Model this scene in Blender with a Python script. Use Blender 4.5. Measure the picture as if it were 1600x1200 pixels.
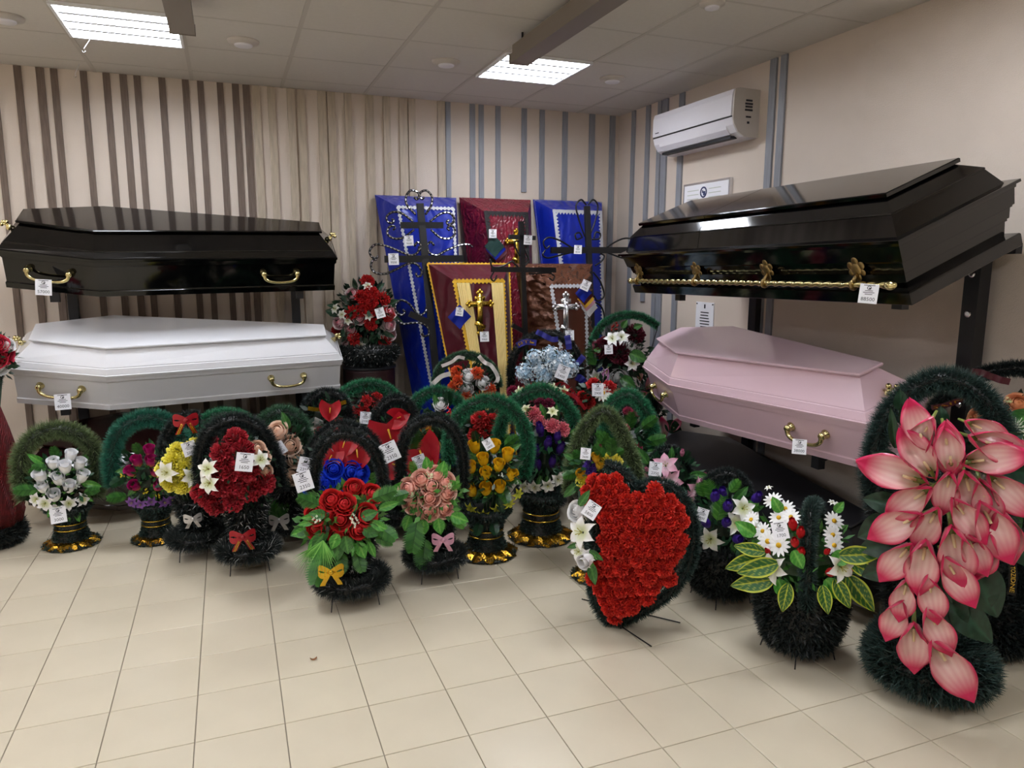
import bpy, math, random
import numpy as np
from mathutils import Vector, Matrix

for o in list(bpy.data.objects): bpy.data.objects.remove(o)
S = bpy.context.scene
COL = S.collection
RND = random.Random(7)
NR = np.random.default_rng(7)
PI = math.pi

# ------------------------------------------------------------------ camera
FPX, YAW, PIT, ROL, CH = 1140.6, .3682, .1636, .0032, 1.64
def _basis():
    cy, sy, cp, sp = math.cos(YAW), math.sin(YAW), math.cos(PIT), math.sin(PIT)
    f = Vector((sy*cp, cy*cp, -sp)); r = Vector((cy, -sy, 0)); u = r.cross(f)
    cr, sr = math.cos(ROL), math.sin(ROL)
    return r*cr+u*sr, u*cr-r*sr, f
CR, CU, CF = _basis()
CAM = Vector((0, 0, CH))
cd = bpy.data.cameras.new('camera'); cam = bpy.data.objects.new('camera', cd); COL.objects.link(cam)
cd.sensor_width = 36; cd.lens = FPX*36/1600; cd.clip_start = .05
m = Matrix((CR, CU, -CF)).transposed().to_4x4(); m.translation = CAM
cam.matrix_world = m
S.camera = cam
# ------------------------------------------------------------------ world, exposure
w = bpy.data.worlds.new('world'); S.world = w; w.use_nodes = True
w.node_tree.nodes['Background'].inputs[0].default_value = (.9, .93, 1, 1)
w.node_tree.nodes['Background'].inputs[1].default_value = .12
S.view_settings.view_transform = 'Standard'; S.view_settings.look = 'None'
S.view_settings.gamma = 1; S.view_settings.use_curve_mapping = False
S.view_settings.exposure = 0.7
LAMP_POWER = 21.0
# ------------------------------------------------------------------ the photograph's view as a measuring aid
def ray(x, y): return CR*((x-800)/FPX) + CU*((600-y)/FPX) + CF
def at(x, y, X=None, Y=None, Z=None):
    d = ray(x, y)
    t = X/d.x if X is not None else (Y/d.y if Y is not None else (Z-CH)/d.z)
    return CAM + d*t
# ------------------------------------------------------------------ materials
def lin(h):
    h = h.lstrip('#'); h = h if len(h) == 6 else ''.join(x*2 for x in h); c = [int(h[i:i+2], 16)/255 for i in (0, 2, 4)]
    return tuple(x/12.92 if x <= .04045 else ((x+.055)/1.055)**2.4 for x in c)
MATS = {}
def mat(name, col=None, rough=.5, metal=0, coat=0, emit=0, bump=0, bscale=60, noise=0, nscale=8, attr=False,
        stretch=None, spec=.5, sheen=0, trans=0, wave=None):
    if name in MATS: return MATS[name]
    M = bpy.data.materials.new(name); M.use_nodes = True; nt = M.node_tree; b = nt.nodes['Principled BSDF']
    b.inputs['Roughness'].default_value = rough; b.inputs['Metallic'].default_value = metal
    b.inputs['Coat Weight'].default_value = coat; b.inputs['Specular IOR Level'].default_value = spec
    b.inputs['Coat Roughness'].default_value = .06
    if sheen: b.inputs['Sheen Weight'].default_value = sheen; b.inputs['Sheen Roughness'].default_value = .4
    tc = nt.nodes.new('ShaderNodeTexCoord'); mp = nt.nodes.new('ShaderNodeMapping')
    nt.links.new(tc.outputs['Object'], mp.inputs[0])
    if stretch: mp.inputs['Scale'].default_value = stretch
    if attr:
        a = nt.nodes.new('ShaderNodeAttribute'); a.attribute_name = 'Col'
        nt.links.new(a.outputs['Color'], b.inputs['Base Color'])
        if emit: pass
    else:
        c = lin(col) if isinstance(col, str) else col
        b.inputs['Base Color'].default_value = (*c, 1)
        if noise:
            n = nt.nodes.new('ShaderNodeTexNoise'); n.inputs['Scale'].default_value = nscale; n.inputs['Detail'].default_value = 5
            nt.links.new(mp.outputs[0], n.inputs['Vector'])
            r = nt.nodes.new('ShaderNodeValToRGB')
            r.color_ramp.elements[0].position = .3; r.color_ramp.elements[1].position = .7
            r.color_ramp.elements[0].color = (*[x*(1-noise) for x in c], 1)
            r.color_ramp.elements[1].color = (*[min(1, x*(1+noise)) for x in c], 1)
            nt.links.new(n.outputs['Fac'], r.inputs[0]); nt.links.new(r.outputs[0], b.inputs['Base Color'])
        if emit:
            b.inputs['Emission Color'].default_value = (*c, 1); b.inputs['Emission Strength'].default_value = emit
    if bump:
        if wave:
            n2 = nt.nodes.new('ShaderNodeTexWave'); n2.inputs['Scale'].default_value = bscale
            n2.inputs['Distortion'].default_value = wave; n2.inputs['Detail'].default_value = 3
            out = n2.outputs['Fac']
        else:
            n2 = nt.nodes.new('ShaderNodeTexNoise'); n2.inputs['Scale'].default_value = bscale; n2.inputs['Detail'].default_value = 4
            out = n2.outputs['Fac']
        nt.links.new(mp.outputs[0], n2.inputs['Vector'])
        bp = nt.nodes.new('ShaderNodeBump'); bp.inputs['Strength'].default_value = bump; bp.inputs['Distance'].default_value = .01
        nt.links.new(out, bp.inputs['Height']); nt.links.new(bp.outputs[0], b.inputs['Normal'])
    MATS[name] = M; return M

WALLP = mat('wallpaper_beige', '#d9cbbd', .55, bump=.12, bscale=180, noise=.03, nscale=3)
CEILM = mat('ceiling_tile', '#d5d0c9', .9, bump=.25, bscale=220, noise=.02, nscale=40)
CEILB = mat('ceiling_grid', '#c3bdb5', .5)
TILE = mat('floor_tile', '#d0c5ae', .26, spec=.5, noise=.04, nscale=3, bump=.02, bscale=30)
GROUT = mat('floor_grout', '#83796b', .8)
SLATB = mat('slat_brown', '#6f5f54', .6, noise=.22, nscale=14, stretch=(8, 8, .6))
SLATG = mat('slat_grey', '#8f9299', .45, noise=.12, nscale=14, stretch=(8, 8, .6))
SLATE_ = mat('slat_beige', '#bcae9a', .5, noise=.14, nscale=9, stretch=(6, 6, .8))
BLACKL = mat('black_lacquer', '#050506', .1, coat=.55, spec=.25)
WHITEL = mat('white_lacquer', '#e6e6ea', .2, coat=.6)
PINKL = mat('pink_lacquer', '#e6c6d2', .25, coat=.5)
GREYL = mat('black_satin_lacquer', '#17171a', .32, coat=.2)
BURGL = mat('burgundy_lacquer', '#23090a', .15, coat=.8)
GOLD = mat('gold', '#d8b44a', .22, metal=1)
PALEG = mat('pale_gold', '#dccf96', .18, metal=1)
BRONZE = mat('bronze', '#9a8358', .35, metal=1)
GOLDF = mat('gold_foil', '#c99a35', .25, metal=1, bump=.3, bscale=60)
SILVER = mat('silver', '#d9d9dd', .25, metal=1)
STEEL = mat('black_steel', '#1c1d21', .42, metal=.0)
IRON = mat('black_iron', '#121214', .38)
METALB = mat('grey_metal_beam', '#8d847b', .45, metal=.3)
PLASTW = mat('white_plastic', '#eceaf0', .3)
PLASTG = mat('grey_plastic', '#cfc8c1', .4)
DARK = mat('dark_gap', '#15151a', .6)
PAPER = mat('paper', '#f1f1f6', .6)
INK = mat('ink', '#22222c', .7)
INKB = mat('ink_blue', '#2c3560', .7)
LED = mat('led_diffuser', '#f4f8ff', .5, emit=LAMP_POWER)
LOUVD = mat('lamp_louvre_grey', '#aeb2ba', .4)
LOUV = mat('lamp_louvre', '#f2f4f8', .4)
PETAL = mat('petal', attr=True, rough=.55, spec=.3)
PETALG = mat('petal_gloss', attr=True, rough=.28, spec=.5)
LEAFM = mat('leaf', attr=True, rough=.35, spec=.5)
TINS = mat('tinsel', attr=True, rough=.42, spec=.55)
SATB = mat('satin_blue', '#06249e', .34, sheen=.05, bump=.6, bscale=3.5, wave=9)
SATR = mat('satin_burgundy', '#500a1c', .36, sheen=.05, bump=.6, bscale=3.5, wave=9)
BROC = mat('brocade_burgundy', '#741429', .36, bump=.5, bscale=9, wave=18, noise=.4, nscale=16)
SATBR = mat('satin_brown', '#55291a', .34, sheen=.05, bump=.2, bscale=4, wave=5)
CRINK = mat('crinkled_brown_satin', '#6a4332', .24, metal=.35, bump=.5, bscale=40)
YPLE = mat('pleated_gold_satin', '#ffe6a0', .4, bump=.2, bscale=22, stretch=(3, 1, .05), wave=1)
LACEY = mat('yellow_lace', '#e8b62b', .6)
LACES = mat('silver_lace', '#d4d6dd', .35, metal=.4, bump=.6, bscale=200)
LACEB = mat('black_lace', '#131215', .5, bump=.5, bscale=200)
REDNET = mat('red_net', '#7a1218', .6, bump=.9, bscale=70, wave=2, noise=.3, nscale=40)
RIBR = mat('ribbon_red', '#a01420', .35)
RIBG = mat('ribbon_gold', '#d8ab2c', .25, metal=.8)
RIBS = mat('ribbon_silver', '#c4c0bd', .35, metal=.3)
RIBP = mat('ribbon_pink', '#d39bb0', .4)
RIBV = mat('ribbon_violet', '#2a2a86', .4)
RIBD = mat('ribbon_maroon', '#4a1420', .35)
RIBK = mat('ribbon_black', '#101012', .35)
RIBW = mat('ribbon_white', '#dcd6d2', .4)
VELG = mat('velvet_green', '#123c38', .7, sheen=.6, bump=.4, bscale=30)
WIRE = mat('wire', '#2b2b2d', .4, metal=.6)

# ------------------------------------------------------------------ mesh helpers
class MB:
    def __init__(s): s.v = []; s.f = []; s.c = []
    def add(s, V, F, c=None):
        n = len(s.v); s.v += [tuple(p) for p in V]; s.f += [tuple(i+n for i in q) for q in F]
        if c is not None: s.c += [c]*len(V) if not isinstance(c, list) else c
        return s
    def box(s, c, d, R=None, col=None):
        P = [Vector((x*d[0]/2, y*d[1]/2, z*d[2]/2)) for x in (-1, 1) for y in (-1, 1) for z in (-1, 1)]
        if R is not None: P = [R @ p for p in P]
        c = Vector(c)
        return s.add([p+c for p in P], [(0, 1, 3, 2), (4, 6, 7, 5), (0, 4, 5, 1), (2, 3, 7, 6), (0, 2, 6, 4), (1, 5, 7, 3)], col)
    def bar(s, a, b, w, h, up=(0, 0, 1)):
        a, b = Vector(a), Vector(b); x = (b-a); L = x.length; x.normalize()
        y = Vector(up).cross(x)
        if y.length < 1e-4: y = Vector((1, 0, 0)).cross(x)
        y.normalize(); z = x.cross(y)
        return s.box((a+b)/2, (L, w, h), Matrix((x, y, z)).transposed())
    def tube(s, pts, r, n=8, col=None, closed=False):
        pts = [Vector(p) for p in pts]; k = len(pts)
        rs = r if isinstance(r, (list, tuple)) else [r]*k
        T = []
        for i in range(k):
            a = pts[(i-1) % k] if (closed or i > 0) else pts[i]; b = pts[(i+1) % k] if (closed or i < k-1) else pts[i]
            T.append((b-a).normalized())
        N = T[0].orthogonal().normalized(); V = []; F = []
        for i in range(k):
            N = (N - T[i]*N.dot(T[i])).normalized(); B = T[i].cross(N)
            for j in range(n):
                t = 2*PI*j/n; V.append(pts[i]+(N*math.cos(t)+B*math.sin(t))*rs[i])
        for i in range(k if closed else k-1):
            i2 = (i+1) % k
            for j in range(n): F.append((i*n+j, i*n+(j+1) % n, i2*n+(j+1) % n, i2*n+j))
        if not closed: F.append(tuple(range(n-1, -1, -1))); F.append(tuple((k-1)*n+j for j in range(n)))
        return s.add(V, F, col)
    def lathe(s, prof, c=(0, 0, 0), n=24, col=None, wob=None, R=None):
        c = Vector(c); V = []; F = []
        for i, (r, z) in enumerate(prof):
            for j in range(n):
                t = 2*PI*j/n; rr = r*(1+(wob(i, j) if wob else 0))
                p = Vector((rr*math.cos(t), rr*math.sin(t), z))
                V.append((R @ p if R is not None else p)+c)
        for i in range(len(prof)-1):
            for j in range(n): F.append((i*n+j, i*n+(j+1) % n, (i+1)*n+(j+1) % n, (i+1)*n+j))
        F.append(tuple(range(n-1, -1, -1))); F.append(tuple((len(prof)-1)*n+j for j in range(n)))
        return s.add(V, F, col)
    def ball(s, c, r, n=8, col=None, sc=(1, 1, 1)):
        prof = [(max(1e-4, math.sin(PI*i/n)), -math.cos(PI*i/n)) for i in range(n+1)]
        V0 = len(s.v); s.lathe([(a*r, b*r) for a, b in prof], (0, 0, 0), n*2, col)
        for i in range(V0, len(s.v)):
            p = s.v[i]; s.v[i] = (p[0]*sc[0]+c[0], p[1]*sc[1]+c[1], p[2]*sc[2]+c[2])
        return s
    def loft(s, loops, cap0=True, cap1=True, col=None):
        n = len(loops[0]); V = [p for l in loops for p in l]; F = []
        for i in range(len(loops)-1):
            for j in range(n): F.append((i*n+j, i*n+(j+1) % n, (i+1)*n+(j+1) % n, (i+1)*n+j))
        if cap0: F.append(tuple(range(n-1, -1, -1)))
        if cap1: F.append(tuple((len(loops)-1)*n+j for j in range(n)))
        return s.add(V, F, col)
    def grid(s, fn, nu, nv, col=None):
        V = []; F = []; C = []
        for i in range(nu+1):
            for j in range(nv+1):
                V.append(fn(i/nu, j/nv))
                if callable(col): C.append(col(i/nu, j/nv))
        for i in range(nu):
            for j in range(nv): a = i*(nv+1)+j; F.append((a, a+1, a+nv+2, a+nv+1))
        return s.add(V, F, C if callable(col) else col)
    def mesh(s, name, mt, smooth=False, off=None):
        me = bpy.data.meshes.new(name)
        V = s.v if off is None else [(p[0]-off[0], p[1]-off[1], p[2]-off[2]) for p in s.v]
        me.from_pydata(V, [], s.f); me.materials.append(mt)
        if s.c:
            a = me.color_attributes.new('Col', 'FLOAT_COLOR', 'POINT')
            a.data.foreach_set('color', np.c_[np.array(s.c, np.float32).reshape(-1, 3), np.ones(len(s.v), np.float32)].ravel())
        if smooth: me.polygons.foreach_set('use_smooth', [True]*len(me.polygons))
        return me
ORIG = {}
def obj(name, mb, mt, parent=None, smooth=False, world=True):
    off = ORIG.get(parent.name) if (parent is not None and world) else None
    me = mb.mesh(name, mt, smooth, off) if isinstance(mb, MB) else mb
    o = bpy.data.objects.new(name, me); COL.objects.link(o)
    if parent is not None: o.parent = parent; ORIG[o.name] = ORIG.get(parent.name)
    return o
def thing(name, label, cat, loc=(0, 0, 0), group=None, M=None):
    o = bpy.data.objects.new(name, None); COL.objects.link(o); o.empty_display_size = .1
    if M is not None: o.matrix_world = M
    else: o.location = loc; ORIG[o.name] = Vector(loc)
    tag(o, label, cat, group); return o
def tag(o, label, cat, group=None):
    o['label'] = label; o['category'] = cat
    if group: o['group'] = group
    return o
def struct(o): o['kind'] = 'structure'; return o
def catmull(P, k=8, closed=False):
    P = [Vector(p) for p in P]; n = len(P); out = []
    for i in range(n if closed else n-1):
        p0 = P[i-1] if (closed or i > 0) else P[0]*2-P[1]; p1 = P[i]; p2 = P[(i+1) % n]
        p3 = P[(i+2) % n] if (closed or i+2 < n) else P[-1]*2-P[-2]
        for j in range(k):
            t = j/k
            out.append(.5*((2*p1)+(p2-p0)*t+(2*p0-5*p1+4*p2-p3)*t*t+(3*p1-p0-3*p2+p3)*t**3))
    if not closed: out.append(P[-1])
    return out

# ------------------------------------------------------------------ room
RX0, RX1, RY0, RY1, RZ = -3.4, 3.25, -3.2, 5.85, 2.9
fl = struct(obj('floor', MB().box(((RX0+RX1)/2, (RY0+RY1)/2, -.055), (RX1-RX0, RY1-RY0, .1)), GROUT))
TS = .3; fx0, fy0 = -2.6554*TS, 13.4397*TS
tm = MB(); h = TS/2-.0016
tm.loft([[(-h, -h, -.008), (h, -h, -.008), (h, h, -.008), (-h, h, -.008)], [(-h, -h, -.0012), (h, -h, -.0012), (h, h, -.0012), (-h, h, -.0012)],
         [(-h+.0014, -h+.0014, 0), (h-.0014, -h+.0014, 0), (h-.0014, h-.0014, 0), (-h+.0014, h-.0014, 0)]])
tme = tm.mesh('floor_tile', TILE)
rest = MB()
for i in range(-12, 18):
    for j in range(-7, 26):
        x, y = fx0+(i+.5)*TS, fy0-(j-.5)*TS
        if not (RX0+.14 < x < RX1+.1 and RY0+.14 < y < RY1+.1): continue
        near = -1.6 < x < 3.2 and 1.0 < y < 5.1
        px = RX1-h < x; sx = min(1, (RX1-x+.15)/.3); 
        if x+h > RX1 or y+h > RY1: near = False
        if near:
            o = bpy.data.objects.new('floor_tile', tme); COL.objects.link(o); o.parent = fl; o.location = (x, y, 0)
        else:
            x1 = min(x+h, RX1); y1 = min(y+h, RY1)
            rest.box(((x-h+x1)/2, (y-h+y1)/2, -.004), (x1-x+h, y1-y+h, .008))
o = obj('floor_tile_remainder', rest, TILE, fl); o['kind'] = 'stuff'

wb = struct(obj('wall_back', MB().box(((RX0+RX1)/2, RY1+.05, RZ/2+.1), (RX1-RX0+.4, .1, RZ+.3)), WALLP))
wr = struct(obj('wall_right', MB().box((RX1+.05, (RY0+RY1)/2, RZ/2+.1), (.1, RY1-RY0, RZ+.3)), WALLP))
struct(obj('wall_left', MB().box((RX0-.05, (RY0+RY1)/2, RZ/2+.1), (.1, RY1-RY0, RZ+.3)), WALLP))
struct(obj('wall_front', MB().box(((RX0+RX1)/2, RY0-.05, RZ/2+.1), (RX1-RX0+.4, .1, RZ+.3)), WALLP))
ce = struct(obj('ceiling', MB().box(((RX0+RX1)/2, (RY0+RY1)/2, RZ+.1), (RX1-RX0, RY1-RY0, .08)), CEILB))
gx0, gy0, G = .4423, 5.5797, .6
LAMPS = [(i, j) for i in (-6, -2, 2) for j in (2, 6, 10)]
for i in range(-7, 6):
    for j in range(0, 17):
        if (i, j) in LAMPS: continue
        x0, x1 = max(gx0+i*G+.011, RX0), min(gx0+(i+1)*G-.011, RX1)
        y0, y1 = max(gy0-j*G+.007, RY0), min(gy0-(j-1)*G-.007, RY1)
        if x1-x0 < .03 or y1-y0 < .03: continue
        obj('ceiling_tile', MB().box(((x0+x1)/2, (y0+y1)/2, RZ+.03), (x1-x0, y1-y0, .052)), CEILM, ce)
for i in range(-6, 6):
    x = gx0+i*G
    if RX0 < x < RX1: obj('grid_bar', MB().box((x, (RY0+RY1)/2, RZ+.004), (.024, RY1-RY0, .006)), CEILB, ce)
for j in range(0, 15):
    y = gy0-j*G; obj('grid_bar', MB().box(((RX0+RX1)/2, y, RZ+.005), (RX1-RX0, .016, .004)), CEILB, ce)

# slats fixed to the walls (left edge, right edge at the ceiling line, kind, lower end)
def slat_back(xa, xb, mt, z0=0.0, d=.012):
    ya = 103+.0822*xa
    a = at(xa, ya+1, Y=RY1).x; b = at(xb, ya+1, Y=RY1).x
    obj('slat', MB().box(((a+b)/2, RY1-d/2, (z0+RZ)/2), (b-a, d, RZ-z0)), mt, wb)
k = .3375
for a, b in [(-52, -20), (62, 97), (165, 203), (232, 265), (370, 402), (475, 508), (553, 587), (618, 650), (733, 765), (842, 873), (912, 942), (1003, 1033), (1073, 1105), (1122, 1155)]:
    slat_back(a*k, b*k, SLATB)
for a, b in [(1165, 1200), (1236, 1270), (1326, 1362), (1372, 1408), (1468, 1506), (1512, 1548), (1592, 1625)]: slat_back(a*k, b*k, SLATE_, d=.02)
for a, b in [(150, 186), (230, 262), (304, 341), (346, 379), (482, 516)]: slat_back(520+a*k, 520+b*k, SLATE_, d=.02)
for a, b, z in [(520, 543, 0), (632, 657, 0), (674, 697, 0), (752, 775, 0), (873, 897, 2.23), (957, 980, 0), (1063, 1087, 0), (1187, 1213, 0), (1282, 1307, 0), (1333, 1352, 0)]:
    slat_back(520+a*k, 520+b*k, SLATG, z)
def slat_right(xa, xb, py, z0=0.0):
    a = at(xa, py, X=RX1-.01).y; b = at(xb, py, X=RX1-.01).y
    obj('slat', MB().box((RX1-.007, (a+b)/2, (z0+RZ)/2), (.014, abs(a-b), RZ-z0)), SLATG, wr)
for a, b, py, z in [(987.5, 992.5, 182, 0), (1010, 1016, 172, 1.33), (1028.5, 1034, 165, 0), (1036, 1044, 162, 0), (1057.5, 1065, 270, 0), (1204.5, 1214.5, 95, 0), (1221, 1230.5, 90, 0)]:
    slat_right(a, b, py, z)

WALLG = mat('wallpaper_glossy', '#d9cbbd', .36, bump=.35, bscale=240, noise=.03, nscale=3)
ys = at(1352, 150, X=RX1).y
obj('wallpaper_panel', MB().box((RX1-.001, (RY0+ys)/2, RZ/2), (.002, ys-RY0, RZ)), WALLG, wr)
for (px, py, px2, py2, hl) in ((143, 58, 131, 76, 'by the light panel over the white coffin'), (124, 100, 117, 116, 'close to the brown slats')):
    a_ = at(px, py, Z=RZ); b_ = at(px2, py2, Y=a_.y)
    t = thing('hanging_hook', 'tiny hook on a thread below the ceiling '+hl, 'hook', (a_.x, a_.y, b_.z), 'tiny ceiling hooks')
    obj('thread', MB().tube([a_, b_], .0016, 4), PAPER, t)
    obj('hook', MB().tube([b_, b_+Vector((.008, 0, -.012)), b_+Vector((0, 0, -.022)), b_+Vector((-.01, 0, -.014))], .0022, 5), SILVER, t)
pl = at(490, 1031, Z=.0)
tag(obj('dry_leaf', MB().grid(lambda u, v: pl+Vector(((u-.5)*.028, (v-.5)*.014, .002+.008*(2*u-1)**2)), 6, 3), mat('dry_leaf', '#8a5a30', .6), None, True), 'small curled brown dry leaf on the bare floor tiles', 'leaf')
# ------------------------------------------------------------------ lamps, detectors, hanging rails
for (i, j) in LAMPS:
    x0, y0 = gx0+i*G, gy0-j*G; cx, cy = x0+G/2, y0+G/2
    inv = j == 2 and i > -6
    t = thing('ceiling_light', ('square louvred light panel in the ceiling above the '+('white coffin' if i == -2 else 'standing crosses')) if inv else 'square light panel, '+{-6: 'nearest the left wall', -2: 'in the middle row', 2: 'in the row of the right hanging rail'}[i]+{2: ' above the coffins', 6: ' over the open floor', 10: ' by the front wall'}[j], 'ceiling light', (cx, cy, RZ), 'square ceiling light panels')
    obj('housing', MB().box((cx, cy, RZ+.046), (.58, .58, .02)), LOUV, t)
    for s_ in (-1, 1):
        obj('frame', MB().box((cx+s_*.287, cy, RZ+.012), (.016, .59, .05)), LOUV, t)
        obj('frame', MB().box((cx, cy+s_*.287, RZ+.012), (.558, .016, .05)), LOUV, t)
    for q in range(4):
        obj('light_strip', MB().box((cx, cy+(q-1.5)*.14, RZ+.012), (.555, .112, .012)), LED, t)
    for q in range(3):
        obj('louvre', MB().box((cx, cy+(q-1)*.14, RZ+.01), (.555, .03, .034)), LOUVD, t)
for (px, py, lab) in [(380, 65, 'round ceiling vent by the light panel above the white coffin'), (697, 97, 'round ceiling vent above the tall cloth coffins'), (957, 123, 'round ceiling vent near the air conditioner'), (8, 27, 'round ceiling vent above the brown slats'), (1113, 5, 'small white smoke detector on a ceiling tile')]:
    p = at(px, py, Z=RZ); sm = px == 1113
    t = thing('smoke_detector' if sm else 'ceiling_vent', lab, 'smoke detector' if sm else 'vent', p, None if sm else 'round ceiling vents')
    R_ = .06 if sm else .085
    obj('rim', MB().lathe([(R_*.64, -.018), (R_*.66, -.012), (R_, -.01), (R_*1.05, 0), (R_*1.05, .004)], p, 28), PLASTG, t, True)
    obj('cover', MB().lathe([(R_*.3, -.028), (R_*.55, -.027), (R_*.6, -.023), (R_*.6, -.012)], p, 24), PLASTW, t, True)
for (xa, xb, y1, lab) in [(1.562, 1.676, 4.10, 'long grey metal rail hung under the light panel before the standing crosses'), (-.2, -.085, 4.2, 'long grey metal rail hung beside the light panel above the white coffin')]:
    c = (xa+xb)/2
    t = thing('hanging_rail', lab, 'rail', (c, y1, 2.76), 'hanging metal rails')
    L = y1-RY0-.5
    obj('channel', MB().box((c, y1-L/2, 2.785), (xb-xa, L, .05)), METALB, t)
    obj('upper_profile', MB().box((c, y1-L/2, 2.835), ((xb-xa)*.75, L, .05)), METALB, t)
    obj('end_cap', MB().box((c, y1+.003, 2.785), (xb-xa+.006, .006, .055)), METALB, t)
    for q in range(3):
        yy = y1-.1-q*2.4
        obj('hanger', MB().tube([(c-.02, yy, 2.85), (c-.02, yy, 2.91)], .006), STEEL, t)

# ------------------------------------------------------------------ air conditioner
t = thing('air_conditioner', 'white wall air conditioner with a dark slot along its lower edge', 'air conditioner', (RX1, 4.5, 2.46))
ya, yb = 4.96, 4.03
prof = [(3.25, 2.74), (3.09, 2.745), (3.055, 2.735), (3.05, 2.70), (3.048, 2.56), (3.06, 2.52), (3.09, 2.475), (3.14, 2.45), (3.25, 2.445)]
obj('casing', MB().loft([[(x, y, z) for x, z in prof] for y in (ya, yb)]), PLASTW, t)
obj('side_panel', MB().loft([[(x+.001 if x < 3.2 else x, y, z) for x, z in prof] for y in (yb-.001, yb-.012)]), PLASTG, t)
obj('front_panel', MB().loft([[(3.0535, y, 2.735), (3.043, y, 2.70), (3.041, y, 2.575), (3.05, y, 2.575), (3.056, y, 2.70)] for y in (ya, yb+.002)]), PLASTW, t)
obj('seam', MB().box((3.048, (ya+yb)/2, 2.569), (.006, ya-yb, .008)), DARK, t)
obj('flap', MB().loft([[(3.056, y, 2.522), (3.062, y, 2.50), (3.09, y, 2.468), (3.1, y, 2.47), (3.07, y, 2.52)] for y in (ya-.07, yb+.07)]), PLASTW, t)
obj('outlet_slot', MB().box((3.115, (ya+yb)/2, 2.453), (.05, ya-yb-.12, .016)), DARK, t)
pr = MB()
for zz, hh, yy, ww in [(2.67, .012, .0, .05), (2.65, .012, 0, .06), (2.632, .012, 0, .055), (2.612, .012, 0, .06), (2.57, .01, 0, .04), (2.535, .014, 0, .018)]:
    pr.box((3.165+yy, yb-.0135, zz), (ww, .001, hh))
obj('rating_print', pr, INK, t)
obj('badge', MB().box((3.0405, ya-.06, 2.6), (.001, .05, .006)), INK, t)

# ------------------------------------------------------------------ text
TXT = {}
def text_mb(s, size):
    if s not in TXT:
        cu = bpy.data.curves.new('lettering', 'FONT'); cu.body = s; cu.size = 1; cu.align_x = 'CENTER'; cu.align_y = 'CENTER'; cu.resolution_u = 2
        ob = bpy.data.objects.new('lettering', cu); COL.objects.link(ob)
        me = bpy.data.meshes.new_from_object(ob.evaluated_get(bpy.context.evaluated_depsgraph_get()))
        bpy.data.objects.remove(ob); bpy.data.curves.remove(cu)
        TXT[s] = ([tuple(v.co) for v in me.vertices], [tuple(p.vertices) for p in me.polygons]); bpy.data.meshes.remove(me)
    V, F = TXT[s]
    return [(x*size, y*size, z*size) for x, y, z in V], F
PRINTS = {}
def price_tag(where, px, py, num='2350', roll=0, wpx=22, near=None, depth=None, dist=None, P=None):
    """a printed card hung where it is seen; width in pixels fixes its real size at that depth"""
    p = P
    depth = (p-CAM).dot(CF); wd = wpx*depth/FPX; wd = max(.05, min(.1, wd)); hd = wd*1.12
    tc = (CAM-p).normalized(); r = Vector((0, 0, 1)).cross(tc).normalized(); u = tc.cross(r)
    a = math.radians(roll); r, u = r*math.cos(a)+u*math.sin(a), u*math.cos(a)-r*math.sin(a)
    o = obj('price_tag', MB().box((0, 0, 0), (1, 1.12, .012)), PAPER)
    o.matrix_world = Matrix.Translation(p) @ Matrix((r, u, tc)).transposed().to_4x4() @ Matrix.Scale(wd, 4)
    tag(o, 'white printed price tag '+where, 'price tag', 'price tags')
    if num not in PRINTS:
        mb = MB(); ring = []
        mb.tube([(.1*math.cos(q*PI/8), .34+.1*math.sin(q*PI/8), .0) for q in range(16)], .018, 5, closed=True)
        mb.box((.03, .31, 0), (.08, .08, .01))
        for yy, ww in [(.48, .6), (.17, .42), (.07, .6), (-.03, .4)]: mb.box((0, yy, 0), (ww, .035, .006))
        V, F = text_mb(num, .3); mb.add([(x, y-.32, z+.001) for x, y, z in V], F)
        PRINTS[num] = MB.mesh(mb, 'tag_print', INK)
    q = bpy.data.objects.new('tag_print', PRINTS[num]); COL.objects.link(q); q.parent = o; q.location = (0, 0, .0075)
    return o

# certificate frame and notice on the right wall
t = thing('certificate_frame', 'white framed certificate with a round blue emblem on the wall', 'picture frame', (RX1, 4.5, 2.0))
c0, c1, zt_, zb_ = 4.80, 4.25, 2.225, 1.86
obj('frame', MB().box((RX1-.012, (c0+c1)/2, (zt_+zb_)/2), (.024, c0-c1, zt_-zb_)), SILVER, t)
obj('sheet', MB().box((RX1-.0245, (c0+c1)/2, (zt_+zb_)/2), (.002, c0-c1-.03, zt_-zb_-.03)), PAPER, t)
yc = (c0+c1)/2+.02
em = MB().tube([(RX1-.026, yc+.034*math.cos(q*PI/10), 2.15+.034*math.sin(q*PI/10)) for q in range(20)], .006, 5, closed=True)
em.box((RX1-.026, yc-.008, 2.142), (.001, .026, .03)); em.box((RX1-.026, yc+.012, 2.155), (.001, .012, .02))
obj('emblem', em, INKB, t)
gl = MB()
for zz in (2.17, 2.14, 2.11):
    for s_ in (-1, 1): gl.box((RX1-.026, yc+s_*.13, zz), (.0008, .14, .006))
obj('ornament_print', gl, mat('print_grey', '#c9ccc4', .7), t)
t = thing('wall_notice', 'small white printed notice pinned to the wall above the pink coffin', 'notice', (RX1, 4.5, 1.2))
obj('sheet', MB().box((RX1-.003, 4.495, 1.215), (.006, .215, .30)), PAPER, t)
pr = MB()
for q in range(9): pr.box((RX1-.0065, 4.495+RND.uniform(-.004, .004), 1.29-q*.021), (.001, RND.uniform(.09, .14), .008))
pr.box((RX1-.0065, 4.495, 1.335), (.001, .016, .03))
obj('lettering', pr, INK, t)
for y_ in (4.40, 4.59): obj('pin', MB().box((RX1-.008, y_, 1.352), (.004, .01, .01)), INK, t)

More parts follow.
